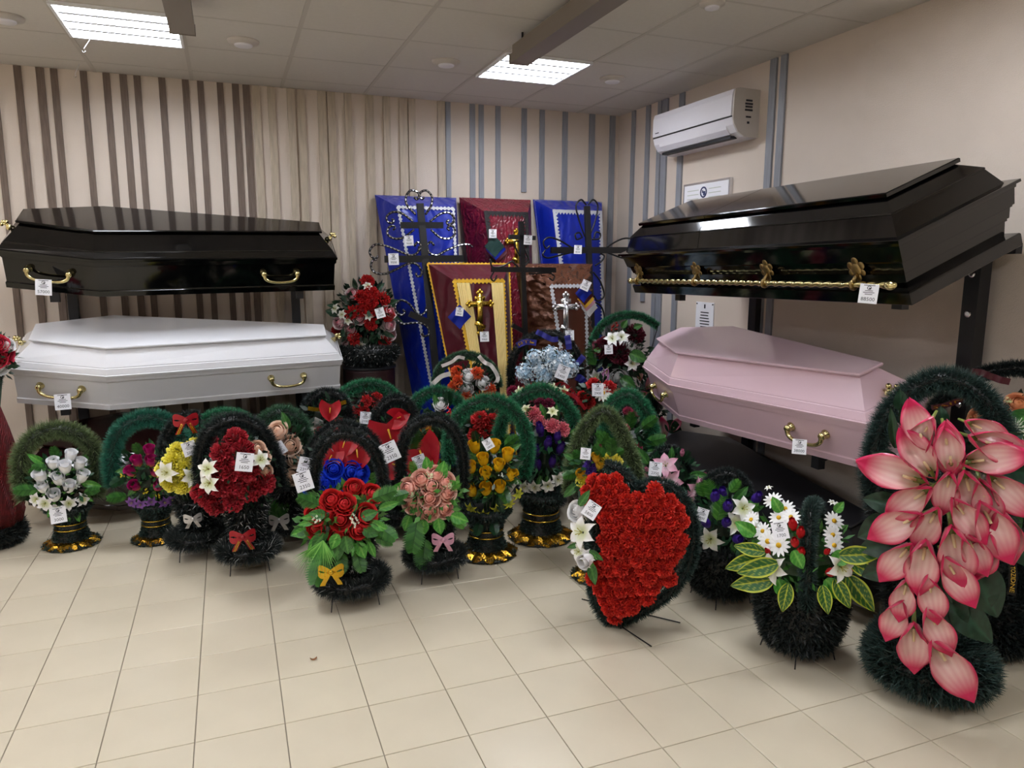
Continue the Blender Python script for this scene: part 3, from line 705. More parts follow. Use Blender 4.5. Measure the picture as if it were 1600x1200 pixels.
# ------------------------------------------------------------------ flowers and leaves (unit size 1 = head radius, +Z faces out; blades: +Y points to the tip)
FM = {}
def mixc(a, b, t): return tuple(x*(1-t)+y*t for x, y in zip(a, b))
def petal_patch(mb, ang, span, r0, z0, r1, z1, curl, cin, cout, nu=5, nv=4, wav=0, ph=0, pinch=.0):
    def fn(u, v):
        a = ang+(u-.5)*span*(1-pinch*v*v) ; e = 1-(2*u-1)**2
        k = v**.8
        r = r0+(r1-r0)*k+curl*v**3; z = z0+(z1-z0)*(v**.9)*(.82+.18*e)-curl*.6*v**5
        if wav: z += wav*v*math.sin(u*wavn+ph); r += wav*.7*v*math.cos(u*wavn*1.3+ph)
        return (r*math.cos(a), r*math.sin(a), z)
    wavn = 16
    mb.grid(fn, nu, nv, lambda u, v: mixc(cin, cout, v))
def build_flower(kind, c1, c2):
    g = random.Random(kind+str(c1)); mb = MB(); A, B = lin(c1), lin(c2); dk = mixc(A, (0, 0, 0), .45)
    mt = PETAL; smooth = True; GRN = lin('#3c6e2a')
    if kind == 'rose':
        mb.ball((0, 0, .22), .17, 4, mixc(A, dk, .3))
        for L, (n, R, fm, cu) in enumerate([(2, .26, 70, 0), (3, .38, 60, .02), (4, .54, 47, .06), (5, .72, 34, .12), (5, .9, 18, .2)]):
            for q in range(n):
                a0 = 2*PI*q/n+L*.9+g.uniform(-.15, .15); sp = 2*PI/n*1.4; fmx = fm+g.uniform(-5, 5)
                def fn(u, v):
                    f = math.radians(-55+(fmx+55)*v*(.9+.1*math.sin(PI*u))); rr = R*(1+.16*(u-.5)); r = rr*math.cos(f)+cu*v**4; z = rr*math.sin(f)*.95+.12-.06*L-cu*.5*v**6
                    a = a0+(u-.5)*sp; return (r*math.cos(a), r*math.sin(a), z)
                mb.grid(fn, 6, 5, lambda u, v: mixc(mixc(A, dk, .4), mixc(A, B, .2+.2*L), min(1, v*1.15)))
    elif kind == 'bud':
        for L, (n, k) in enumerate([(3, .72), (4, 1.0)]):
            for q in range(n):
                a0 = 2*PI*q/n+L*.7; sp = 2*PI/n*1.35
                def fn(u, v):
                    e = math.sin(PI*u); r = k*(.22+.42*math.sin(PI*min(1, v*1.15)**.8*.62)+.2*max(0, v-.72)/.28*(1-e*.4)*L)*(1+.1*(u-.5)); z = -.75+1.75*v*(.9+.1*e)-(.12*max(0, v-.85)/.15 if L else -.1)
                    a = a0+(u-.5)*sp; return (r*math.cos(a), r*math.sin(a), z)
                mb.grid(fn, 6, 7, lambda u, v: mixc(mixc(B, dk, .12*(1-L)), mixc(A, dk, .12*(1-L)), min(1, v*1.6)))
        for q in range(4): petal_patch(mb, 2*PI*q/4, .6, .15, -.75, .62, -.2, .2, GRN, lin('#5f9440'), 2, 2)
    elif kind == 'tulip':
        for q in range(5): petal_patch(mb, 2*PI*q/5, 2*PI/5*1.5, .3, -.7, .42, 1.0, -.12, mixc(A, dk, .3), A, 5, 5)
        mb.ball((0, 0, .1), .55, 5, mixc(A, dk, .3), sc=(.9, .9, 1.35))
    elif kind in ('carnation', 'mum', 'bigmum'):
        mb.ball((0, 0, .15), .45, 5, dk)
        n = {'carnation': 34, 'mum': 60, 'bigmum': 80}[kind]; smooth = False
        for q in range(n):
            t = (q+.5)/n; ph = q*2.39996; el = PI/2*(1-t**.62)*.98+.03
            d = Vector((math.cos(ph)*math.cos(el), math.sin(ph)*math.cos(el), math.sin(el)*.85)); s1 = d.cross(Vector((0, 0, 1)) if d.z < .95 else Vector((1, 0, 0))).normalized(); s2 = d.cross(s1)
            Rr = g.uniform(.85, 1.02); wd = {'carnation': .36, 'mum': .17, 'bigmum': .13}[kind]; tw = g.uniform(0, 6)
            e1 = s1*math.cos(tw*.25)+s2*math.sin(tw*.25); e2 = d.cross(e1); nu = 6 if kind == 'carnation' else 2
            def fn(u, v):
                x = (u-.5)*2; p = d*(.25+(Rr-.25)*v*(1-.12*x*x))+e1*x*wd*(.3+.7*v)+e2*(.09*math.sin(u*19+tw)*v*v if kind == 'carnation' else .1*x*x*v)
                if kind == 'carnation' and v > .9: p = p*(1+.07*math.sin(u*31+tw))
                return p
            sh = g.uniform(.75, 1.12)
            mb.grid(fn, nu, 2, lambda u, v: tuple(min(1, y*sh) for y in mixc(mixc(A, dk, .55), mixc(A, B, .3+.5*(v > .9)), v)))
    elif kind in ('lily', 'star'):
        n = 6; wd = .26 if kind == 'lily' else .2
        for q in range(n):
            a = 2*PI*q/n+(0 if q % 2 else .08); k = 1 if q % 2 else .92
            def fn(u, v):
                x = (u-.5)*2; w_ = wd*math.sin(PI*min(1, .1+.9*v)**.8)**.75*(1 if q % 2 else 1.25)*(1-v**6) ; r = .06+k*1.0*v; z = .62*v-.62*v**2.6+.06*x*x
                return (r*math.cos(a)-x*w_*math.sin(a), r*math.sin(a)+x*w_*math.cos(a), z)
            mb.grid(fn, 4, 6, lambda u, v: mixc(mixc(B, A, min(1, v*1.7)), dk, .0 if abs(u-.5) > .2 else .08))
        for q in range(5):
            a = 2*PI*q/5; mb.tube([(0, 0, .05), (.1*math.cos(a), .1*math.sin(a), .35), (.2*math.cos(a), .2*math.sin(a), .55)], [.018, .016, .03], 4, lin('#a9a23a'))
    elif kind == 'daisy':
        for q in range(13):
            a = 2*PI*q/13; z0 = .03*(q % 2)
            def fn(u, v): x = (u-.5)*2; w_ = .16*math.sin(PI*(.15+.75*v)); r = .15+.85*v; return (r*math.cos(a)-x*w_*math.sin(a), r*math.sin(a)+x*w_*math.cos(a), z0+.15*v-.1*v*v-.03*x*x)
            mb.grid(fn, 2, 3, lambda u, v: mixc(mixc(A, B, .2), A, v))
        mb.ball((0, 0, .07), .24, 5, lin('#d8a91e'), sc=(1, 1, .6))
    elif kind == 'spider':
        for q in range(70):
            t = (q+.5)/70; ph = q*2.39996; el = PI/2*(1-t**.7)
            d = Vector((math.cos(ph)*math.cos(el), math.sin(ph)*math.cos(el), math.sin(el))); mb.tube([d*.15, d*.65+Vector((0, 0, .06)), d*1.0], [.05, .04, .015], 4, A)
    elif kind == 'hydrangea':
        mb.ball((0, 0, .05), .6, 6, mixc(A, dk, .45))
        for q in range(60):
            t = (q+.5)/60; ph = q*2.39996; el = PI/2*(1-t**.6)
            d = Vector((math.cos(ph)*math.cos(el), math.sin(ph)*math.cos(el), math.sin(el))); R = (d+Vector((g.uniform(-.6, .6), g.uniform(-.6, .6), g.uniform(-.3, .6)))).to_track_quat('Z', 'Y').to_matrix(); a0 = g.uniform(0, 2); c_ = mixc(mixc(A, dk, .25), B, g.random()); d = d*g.uniform(.85, 1.12); smooth = False
            for k in range(4):
                a = a0+k*PI/2
                P = [R @ Vector((x*math.cos(a)-y*math.sin(a), x*math.sin(a)+y*math.cos(a), z))+d*.88 for x, y, z in ((.01, 0, 0), (.1, -.09, .06), (.2, 0, .05), (.1, .09, .06))]
                mb.add(P, [(0, 1, 2, 3)], c_)
    elif kind == 'floret':
        for q in range(9):
            p = Vector((g.uniform(-.7, .7), g.uniform(-.7, .7), g.uniform(-.2, .5)))
            for k in range(4):
                a = k*PI/2+q; mb.add([p, p+Vector((.2*math.cos(a-.4), .2*math.sin(a-.4), .08)), p+Vector((.3*math.cos(a), .3*math.sin(a), .1)), p+Vector((.2*math.cos(a+.4), .2*math.sin(a+.4), .08))], [(0, 1, 2, 3)], A)
    elif kind == 'calla':
        mt = PETALG
        def W(t): return .84*(t+.06)**.42*(1-t)**.92
        def fn(u, v):
            s = (u-.5)*2; th = .92*PI*(1-v)**1.6+.16*PI; w_ = W(v)+.012; R = w_/th*1.12
            x = R*math.sin(s*th)*1.05; zz = R*(1-math.cos(s*th))-.12*v*v; yy = v
            ruf = abs(s)**3*.05*math.sin(v*15+s*2); return (x, yy-.1*abs(s)**2*(1-v), zz-.10*abs(s)**5*(v > .25)+ruf)
        def cf(u, v):
            s = abs((u-.5)*2); e = max(s**1.9, ((v-.42)/.5 if v > .42 else 0)**1.3); c = mixc(B, A, min(1, e*1.15+.08))
            if v < .3 and s < .6: c = mixc(c, lin('#8f9a4a'), .75*(1-v/.3))
            if int(u*16) % 2 == 0 and s < .8: c = mixc(c, A, .22)
            return c
        mb.grid(fn, 16, 14, cf)
        mb.tube([(0, .08, .08), (0, .2, .10), (0, .3, .13)], [.025, .03, .024], 6, lin('#e0c79a'))
        mb.tube([(0, .1, .02), (0, -.08, -.01), (0, -.25, -.1)], [.05, .04, .03], 6, lin('#7d8a3e'))
    elif kind == 'anthurium':
        mt = PETALG
        def fn(u, v):
            s = (u-.5)*2; w_ = .62*math.sin(PI*min(1, .16+.84*v)**.72)**.8; y = v-.28*abs(s)**1.2*(1-v)*1.0*(v < .6)*(1-v); return (s*w_, y, .16*s*s-.12*v*v+.03*math.sin(s*6))
        mb.grid(fn, 8, 9, lambda u, v: mixc(A, B, .6*abs(u-.5)*2))
        mb.tube([(0, .2, .03), (0, .3, .14), (0, .5, .26)], [.035, .03, .02], 6, lin('#d9a62c'))
    elif kind == 'berry':
        for q in range(7): mb.ball((g.uniform(-.7, .7), g.uniform(-.7, .7), g.uniform(-.2, .5)), .26, 4, A)
    # leaves
    elif kind in ('blade', 'broad', 'varieg', 'long'):
        mt = LEAFM; wd = {'blade': .22, 'broad': .34, 'varieg': .24, 'long': .12}[kind]
        def fn(u, v):
            s = (u-.5)*2; w_ = wd*math.sin(PI*min(1, (.04+.96*v))**.8)**.85; return (s*w_, v, .5*abs(s)*w_*.55-.22*v*v+.02*math.sin(v*14)*abs(s))
        def cf(u, v):
            s = abs(u-.5)*2
            if kind == 'varieg': return B if (s > .8 or s < .05) else (mixc(A, B, .55) if math.sin(v*40-s*9) > .86 else A)
            return mixc(A, B, .8 if s < .08 else (.35 if math.sin(v*30-s*7) > .6 else 0))
        mb.grid(fn, 16, 26, cf) if kind == 'varieg' else mb.grid(fn, 8, 12, cf)
    elif kind == 'fern':
        mt = LEAFM; smooth = False
        mb.tube([(0, 0, 0), (0, .5, .06), (0, 1, -.06)], [.02, .014, .006], 4, mixc(A, (0, 0, 0), .2))
        for q in range(13):
            v = .08+.9*q/13; l = .34*math.sin(PI*(.2+.72*v)); z0 = .06*math.sin(PI*v)-.06*v
            for sd in (-1, 1):
                b = Vector((0, v, z0)); e = b+Vector((sd*l, l*.55, -.05)); pz = Vector((0, .045, .015))
                mb.add([b-pz*.8, (b+e)/2-pz, e, (b+e)/2+pz*1.1, b+pz*.8], [(0, 1, 2, 3, 4)], mixc(A, B, RND.random()*.7))
    elif kind == 'spray':
        mt = LEAFM; smooth = False
        for q in range(20):
            a = (q/19-.5)*1.7; l = 1-.35*abs(a); d = Vector((math.sin(a)*l, math.cos(a)*l, .06*math.sin(q*2))); n_ = Vector((d.y, -d.x, 0)).normalized()*.018
            mb.add([n_, -n_, d], [(0, 1, 2)], mixc(A, B, RND.random()))
    return mb.mesh(kind, mt, smooth)
def fmesh(kind, c1, c2):
    k_ = (kind, c1, c2)
    if k_ not in FM: FM[k_] = build_flower(*k_)
    return FM[k_]
PN = {'bud': 'rosebud', 'mum': 'chrysanthemum', 'bigmum': 'chrysanthemum', 'star': 'small_lily', 'spider': 'spider_chrysanthemum', 'floret': 'floret_sprig', 'berry': 'berry_cluster', 'tulip': 'tulip_bud', 'calla': 'calla_flower', 'blade': 'leaf', 'broad': 'leaf', 'varieg': 'leaf', 'long': 'leaf', 'fern': 'fern_leaf', 'spray': 'grass_spray', 'anthurium': 'anthurium_flower', 'hydrangea': 'hydrangea_head'}
GR = ('#2c6128', '#5d9b45'); GD = ('#12331e', '#2d5f3a'); GB = ('#3c8a2b', '#86c45c'); GK = ('#0d2416', '#25472f')

SIZE = {'rose': 1.15, 'bud': 1.35, 'carnation': 1.18, 'mum': 1.25, 'bigmum': 1.15, 'tulip': 1.3, 'hydrangea': 1.2, 'spider': 1.1}
def gy(px, py, Y): p = at(px, py, Y=Y); return (p.x, Y, 0)
class Arr:
    """one arrangement; g = where it stands, everything else is set out on and in front of its upright plane"""
    def __init__(s, name, label, px, py, cat='flower arrangement', group='flower arrangements on the floor', z=0.0, g=None, seed=None):
        s.g = Vector(g) if g is not None else at(px, py, Z=z)
        s.root = thing(name, label, cat, s.g, group)
        h = Vector((s.g.x, s.g.y, 0)); s.c = -h.normalized(); s.r = Vector((-s.c.y, s.c.x, 0)); s.u = Vector((0, 0, 1))
        s.ppm = FPX/((s.g+Vector((0, 0, .5))-CAM).dot(CF)); s.sd = int(abs(s.g.x*1000+s.g.y*77)) % 9999; s.rnd = random.Random(s.sd)
        s.ell = None
    def P(s, px, py, off=0.0):
        o = s.g+s.c*off; d = ray(px, py); t = (o-CAM).dot(s.c)/d.dot(s.c); return CAM+d*t
    def bouquet(s, cx, cy, rx, ry, bulge=.12, off=.05): s.ell = (cx, cy, rx, ry, bulge, off); return s
    def depth(s, px, py):
        cx, cy, rx, ry, bu, off = s.ell; q = max(0, 1-((px-cx)/rx)**2*.8-((py-cy)/ry)**2*.8); return off+bu*math.sqrt(q)
    def dirn(s, px, py, k=.75):
        cx, cy, rx, ry, bu, off = s.ell; return (s.r*((px-cx)/rx*k)+s.u*(-(py-cy)/ry*k*.8+.28)+s.c*.9).normalized()
    def put(s, me, name, p, Rm, sc):
        o = bpy.data.objects.new(name, me); COL.objects.link(o); o.parent = s.root
        o.matrix_local = Matrix.Translation(p-s.g) @ Rm.to_4x4() @ Matrix.Scale(sc, 4); return o
    def heads(s, kind, c1, c2, pts, rpx, up=0, off=0, jit=.08):
        me = fmesh(kind, c1, c2)
        for q in pts:
            px, py = q[0], q[1]; k = q[2] if len(q) > 2 else 1
            d = s.dirn(px, py); 
            if up: d = (d*(1-up)+s.u*up+s.r*s.rnd.uniform(-.12, .12)).normalized()
            R = d.to_track_quat('Z', 'Y').to_matrix() @ Matrix.Rotation(s.rnd.uniform(0, 6.28), 3, 'Z')
            p = s.P(px, py, s.depth(px, py)+off+s.rnd.uniform(-jit, jit)*.15)
            if kind in ('rose', 'carnation', 'mum', 'bigmum', 'hydrangea'): p = p-d*rpx/s.ppm*.25
            s.put(me, PN.get(kind, kind), p, R, rpx*k*SIZE.get(kind, 1)/s.ppm*s.rnd.uniform(.94, 1.06))
        return s
    def blades(s, kind, cols, pts, off=0.0, tilt=.25):
        """(x, y, screen angle, length px): base at x, y and tip towards the angle"""
        me = fmesh(kind, *cols)
        for px, py, an, ln in pts:
            a = math.radians(an); y = (s.r*math.cos(a)+s.u*math.sin(a)+s.c*tilt*s.rnd.uniform(.6, 1.3)).normalized(); z = s.c+s.u*.25; x = y.cross(z).normalized(); z = x.cross(y)
            d = (s.depth(px, py) if s.ell else 0)+off
            s.put(me, PN.get(kind, kind), s.P(px, py, d), Matrix((x, y, z)).transposed(), ln/s.ppm)
        return s
    def greens(s, n, kinds, lo, hi, ln, a0=0, a1=360, off=-.04):
        cx, cy, rx, ry, bu, of = s.ell
        for q in range(n):
            a = math.radians(a0+(a1-a0)*(q+s.rnd.random()*.8)/n); k = s.rnd.uniform(lo, hi); kd, cols = s.rnd.choice(kinds)
            s.blades(kd, cols, [(cx+rx*k*math.cos(a), cy-ry*k*math.sin(a), math.degrees(a)+s.rnd.uniform(-25, 25), ln*s.rnd.uniform(.75, 1.2))], off)
        return s
    def filler(s, n=350, cols=GK, ln=16, name='foliage', squash=1.0):
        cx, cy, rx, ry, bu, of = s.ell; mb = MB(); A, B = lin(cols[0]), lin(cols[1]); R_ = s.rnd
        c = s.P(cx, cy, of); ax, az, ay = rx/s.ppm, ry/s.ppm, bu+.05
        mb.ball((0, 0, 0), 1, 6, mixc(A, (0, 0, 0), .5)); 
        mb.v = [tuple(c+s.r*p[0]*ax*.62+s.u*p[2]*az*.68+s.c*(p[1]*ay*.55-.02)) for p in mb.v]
        for q in range(n):
            d = Vector((R_.gauss(0, 1), R_.gauss(0, 1), R_.gauss(0, 1))).normalized(); k = R_.uniform(.55, .95)
            p = c+s.r*d.x*ax*k+s.u*d.z*az*k+s.c*(d.y*ay*k-.01)
            o = (s.r*d.x+s.u*d.z+s.c*d.y+Vector((R_.gauss(0, .5), R_.gauss(0, .5), R_.gauss(0, .5)))).normalized(); sd = o.cross(Vector((R_.gauss(0, 1), R_.gauss(0, 1), R_.gauss(0, 1)))).normalized(); l = ln/s.ppm*R_.uniform(.6, 1.2)
            mb.add([p, p+o*l*.5+sd*l*.22, p+o*l, p+o*l*.5-sd*l*.22], [(0, 1, 2, 3)], mixc(A, B, R_.random()))
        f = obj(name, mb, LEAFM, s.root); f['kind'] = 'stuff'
        st = MB(); b0 = s.g+Vector((0, 0, .06))
        if (c-b0).length > .05:
            for q in range(7):
                o = s.r*math.cos(q*.9)*.035+s.c*math.sin(q*.9)*.035; st.tube([b0+o*.5, b0.lerp(c, .55)+o*.8, c+o], .007, 5, lin('#1d3d22'))
            obj('stems', st, LEAFM, s.root, True)
        return s
    def arch(s, pts, off, rpx, col, n=5200, spark=0, name='tinsel_arch', closed=False):
        path = catmull([s.P(x, y, off if len(q) < 1 else off+q[0]) for x, y, *q in pts], 7, closed)
        if closed: path.append(path[0])
        me = tinsel_mesh(name, [[p-s.g for p in path]], rpx/s.ppm, n, *TC[col], spark=spark, seed=s.sd+len(s.root.children))
        o = bpy.data.objects.new(name, me); COL.objects.link(o); o.parent = s.root
        if name == 'tinsel_arch':
            for e in (path[0], path[-1]): obj('arch_wire', MB().tube([e, e.lerp(s.g+Vector((0, 0, .2)), .5)+Vector((0, 0, -.02)), s.g+Vector((0, 0, .17))], .003, 5), WIRE, s.root)
        return o
    def fur(s, name, prof, n, ln, col, spark=0, base=None):
        me = fur_lathe(name, prof, (base-s.g) if base is not None else (0, 0, 0), n, ln, *TC[col], spark=spark, seed=s.sd+3)
        o = bpy.data.objects.new(name, me); COL.objects.link(o); o.parent = s.root; return o
    def gold_pot(s, R, h, dk='dark'):
        """tinsel urn with gold bands on a ruffled gold foil collar"""
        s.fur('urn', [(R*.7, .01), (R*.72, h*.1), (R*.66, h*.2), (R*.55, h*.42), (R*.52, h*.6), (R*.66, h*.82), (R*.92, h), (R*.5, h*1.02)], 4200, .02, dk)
        for z_ in (.44, .58): obj('gold_band', MB().tube([s.g+Vector((math.cos(a)*R*.60, math.sin(a)*R*.60, h*z_)) for a in [2*PI*q/28 for q in range(28)]], .0045, 6, closed=True), GOLD, s.root, True)
        obj('black_band', MB().lathe([(R*.575, h*.46), (R*.58, h*.5), (R*.575, h*.56)], s.g, 28), RIBK, s.root)
        mb = MB(); n = 36; rg = s.rnd
        loops = []
        for (rr, zz, wv_) in ((.66, h*.17, .0), (.85, h*.13, .06), (1.05, h*.05, .10), (1.08, .012, .07), (.9, .004, .0)):
            loops.append([s.g+Vector((math.cos(2*PI*q/n)*R*rr*(1+wv_*((q % 3)-1)), math.sin(2*PI*q/n)*R*rr*(1+wv_*((q % 3)-1)), zz+wv_*.12*((q % 2)-.5))) for q in range(n)])
        mb.loft(loops, False, True); obj('gold_ruffle', mb, GOLDF, s.root)
        s.fur('tinsel_rim', [(R*.9, .002), (R*1.08, .006), (R*1.06, .014), (R*.9, .014)], 900, .02, dk)
    def stand(s, R, h, spark=.05, bow=None, legs=True, col='black'):
        """tinsel trunk on a tinsel ring with thin wire legs"""
        z0 = .07 if legs else .02
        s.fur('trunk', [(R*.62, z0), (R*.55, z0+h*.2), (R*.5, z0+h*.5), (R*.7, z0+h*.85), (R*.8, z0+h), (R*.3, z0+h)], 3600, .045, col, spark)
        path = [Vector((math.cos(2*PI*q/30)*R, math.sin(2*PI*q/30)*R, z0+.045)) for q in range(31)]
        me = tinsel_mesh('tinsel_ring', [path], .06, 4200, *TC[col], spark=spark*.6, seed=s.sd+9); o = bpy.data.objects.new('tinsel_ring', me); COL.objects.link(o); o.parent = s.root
        for q in range(4):
            a = PI/4+q*PI/2; v = Vector((math.cos(a), math.sin(a), 0))
            obj('wire_leg', MB().tube([s.g+v*R*.9+Vector((0, 0, z0+.08)), s.g+v*R*1.08+Vector((0, 0, .003))], .0028, 5), WIRE, s.root)
    def basket(s, R, h, col='black', z0=.05):
        s.fur('basket', [(R*.62, z0), (R*.8, z0+h*.12), (R*.98, z0+h*.5), (R, z0+h*.8), (R*.94, z0+h), (R*.5, z0+h)], 6000, .035, col, .0)
        for q in range(4):
            a = PI/4+q*PI/2; v = Vector((math.cos(a), math.sin(a), 0))
            obj('wire_leg', MB().tube([s.g+v*R*.7+Vector((0, 0, z0+.05)), s.g+v*R*.85+Vector((0, 0, .003))], .003, 5), WIRE, s.root)
    def bow(s, px, py, wpx, mt, off=.16, gold=None):
        p = s.P(px, py, off); w_ = wpx/s.ppm
        b = thing_part = None
        mb = MB()
        for sg in (-1, 1):
            def lp(u, v): a = u*2*PI; return p+s.r*(sg*w_*.5*(math.sin(a/2)))+s.u*(w_*.16*math.sin(a)+(v-.5)*w_*.24)+s.c*(.02+.015*math.cos(a))
            mb.grid(lp, 12, 2)
            def tl(u, v): return p+s.r*(sg*w_*(.08+.26*u)+(v-.5)*w_*.2)+s.u*(-w_*.62*u)+s.c*(.02+.012*math.sin(u*5))
            mb.grid(tl, 6, 1)
        mb.ball(tuple(p+s.c*.03), w_*.1, 5)
        o = obj('bow', mb, mt, s.root, True)
        if gold:
            g2 = MB()
            for sg in (-1, 1):
                for q in (.35, .65):
                    g2.tube([p+s.r*(sg*w_*(.08+.26*u)+(q-.5)*w_*.2)+s.u*(-w_*.62*u)+s.c*(.0215+.012*math.sin(u*5)) for u in (0, .3, .6, 1)], .002, 4)
            obj('gold_stripe', g2, GOLD, o)
    def ribbon(s, pts, wpx, mt, off=0.0, text=None, name='ribbon'):
        P_ = catmull([s.P(x, y, off+(q[0] if q else 0)) for x, y, *q in pts], 6); w_ = wpx/s.ppm; mb = MB(); k = len(P_)
        def fn(u, v):
            i = min(k-1, int(round(u*(k-1)))); a = P_[max(0, i-1)]; b = P_[min(k-1, i+1)]; T = (b-a).normalized(); sd = T.cross(s.c).normalized(); return P_[i]+sd*(v-.5)*w_+s.c*.004*math.sin(i)
        mb.grid(fn, k-1, 2); o = obj(name, mb, mt, s.root, True)
        if text:
            V, F = text_mb(text, 1); xs = [v[0] for v in V]; ln = max(xs)-min(xs); m2 = MB(); V2 = []
            for x, y, zz in V:
                u = .06+.88*(x-min(xs))/ln; f_ = u*(k-1); i = min(k-2, int(f_)); fr = f_-i; p = P_[i].lerp(P_[i+1], fr); T = (P_[min(k-1, i+1)]-P_[max(0, i-1)]).normalized(); sd = s.c.cross(T).normalized(); V2.append(p+sd*y*w_*.75+s.c*.008)
            m2.add(V2, F); obj('ribbon_lettering', m2, GOLD, o)
        return o
    def tag(s, where, px, py, num='2350', roll=0, wpx=20, off=None):
        off = (s.depth(px, py)+.1) if off is None else off
        return price_tag(where, px, py, num, roll, wpx, P=s.P(px, py, off))

def zz(L, ox, oy, sc): return [(ox+q[0]/sc, oy+q[1]/sc, *q[2:]) for q in L]
ZA = lambda L: zz(L, 0, 600, 4); ZB = lambda L: zz(L, 240, 600, 4); ZC = lambda L: zz(L, 430, 600, 3.429); ZD = lambda L: zz(L, 660, 580, 3.75)
ZE = lambda L: zz(L, 860, 590, 2.858); ZF = lambda L: zz(L, 1040, 680, 3.158); ZG = lambda L: zz(L, 1320, 560, 2.2214); ZH = lambda L: zz(L, 640, 480, 3.81)
Z4 = lambda L: zz(L, 480, 580, 7.27); Z3 = lambda L: zz(L, 510, 420, 6); Z5 = lambda L: zz(L, 880, 480, 6)

# tags on the coffins
def on(Mx, x, y, z): return Mx @ Vector((x, y, z))
for Mx, where, (px, py), num, rl_, q in ((MBk, 'on the handle of the six-sided glossy black coffin', (68, 449), '57000', -4, 0), (MW, 'on the handle of the white coffin', (98, 628), '40000', 0, 0), (MP, 'on the handle of the pink coffin', (1249, 698), '38000', 0, 1), (MRB, 'on the rope bar of the big black casket', (1357, 459), '88500', -4, 2)):
    # hang the card just outside the side panel of its coffin
    sh = {0: (.28, -.34), 1: (1.65, -.30), 2: (1.95, -.40)}[q]; n = (Mx.to_3x3() @ Vector((0, -1, 0))).normalized(); p0 = Mx @ Vector((sh[0], sh[1], .06))+n*(.03 if q < 2 else .0)
    d = ray(px, py); tt = (p0-CAM).dot(n)/d.dot(n); price_tag(where, px, py, num, rl_, 22 if q == 0 else (21 if q == 1 else 27), P=CAM+d*tt)

# 1 white rosebuds
a = Arr('flower_basket', 'basket of white rosebuds under an olive green tinsel ring', 113, 850).bouquet(93, 755, 46, 48, .1, .05)
a.arch([(42, 778), (32, 740), (38, 703), (62, 678), (93, 671), (124, 680), (147, 704), (154, 738), (148, 775)], 0, 18, 'olive', 6500)
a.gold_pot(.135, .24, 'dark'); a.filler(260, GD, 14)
a.heads('bud', '#f8f8fa', '#f0f2ee', [(110, 714), (84, 726), (102, 732), (124, 727), (64, 746), (92, 750), (127, 746), (68, 763), (108, 762), (85, 776)], 9.5, .55)
a.heads('lily', '#f0eef2', '#b9c27c', [(71, 786), (107, 786), (57, 780), (128, 780), (87, 795)], 13, 0, .02)
a.heads('floret', '#e9eee6', '#fff', ZA([(320, 565), (490, 630), (480, 640)]), 5, 0, .02)
a.greens(12, [('fern', GR), ('blade', GB), ('blade', GR)], .55, .95, 24); a.blades('fern', GR, [(60, 765, 170, 32), (130, 770, 10, 24), (75, 732, 160, 22)])
a.tag('on the basket of white rosebuds', 91, 805, '3000', 2, 22)
# 2 magenta
a = Arr('flower_basket', 'basket of magenta and yellow rosebuds with purple lilies below', 246, 842).bouquet(235, 742, 46, 48, .1, .05)
a.arch([(178, 758), (174, 720), (183, 682), (206, 660), (234, 653), (262, 661), (282, 684), (288, 720)], 0, 17, 'teal', 6500)
a.gold_pot(.125, .23, 'dark'); a.filler(260, GD, 14)
a.heads('bud', '#b3166f', '#e0a52c', [(234, 706), (236, 722), (215, 722), (257, 712), (205, 738), (243, 738), (212, 760), (247, 760)], 8.5, .45)
a.heads('lily', '#8a5aa8', '#5b3578', [(207, 784), (220, 787), (236, 783), (256, 784), (268, 781)], 10, 0, .02)
a.heads('floret', '#e8d433', '#fff', [(192, 744), (245, 720), (247, 774), (228, 768)], 5, 0, .02)
a.greens(12, [('fern', GD), ('blade', GR)], .5, .95, 22); a.blades('fern', GR, [(200, 775, 175, 30), (222, 715, 110, 26)])
# 3 yellow chrysanthemums
a = Arr('flower_arrangement', 'bright yellow chrysanthemums with white lilies on a black tinsel stand', 312, 866).bouquet(286, 730, 40, 44, .1, .05)
a.arch([(262, 760), (256, 718), (262, 680), (284, 656), (312, 650)], -.02, 13, 'black', 3600)
a.stand(.13, .26); a.filler(200, GK, 14)
a.heads('mum', '#f2e21c', '#fff47a', [(277, 704), (306, 696), (297, 708), (269, 720), (285, 729), (303, 724), (256, 733), (267, 755), (285, 759), (311, 756)], 14)
a.heads('lily', '#f3f1ea', '#d6d89a', [(261, 738), (299, 744), (322, 732)], 18, 0, .05)
a.bow(301, 808, 26, RIBS); a.bow(290, 655, 36, RIBR, .05, True)
a.tag('on the yellow chrysanthemums', 296, 701, '2200', 14, 20)
# green ring basket behind
a = Arr('flower_basket', 'basket mostly hidden behind carnations with a dark green tinsel ring', 0, 0, g=gy(345, 705, 4.85)).bouquet(345, 705, 36, 34, .08, .03)
a.arch([(292, 730), (297, 690), (318, 660), (348, 648), (380, 654), (400, 680), (405, 715)], 0, 14, 'green', 5000); a.basket(.14, .2); a.filler(220, GK, 14)
a.heads('carnation', '#8c1426', '#c43a4a', [(330, 690), (360, 690), (345, 712)], 11)
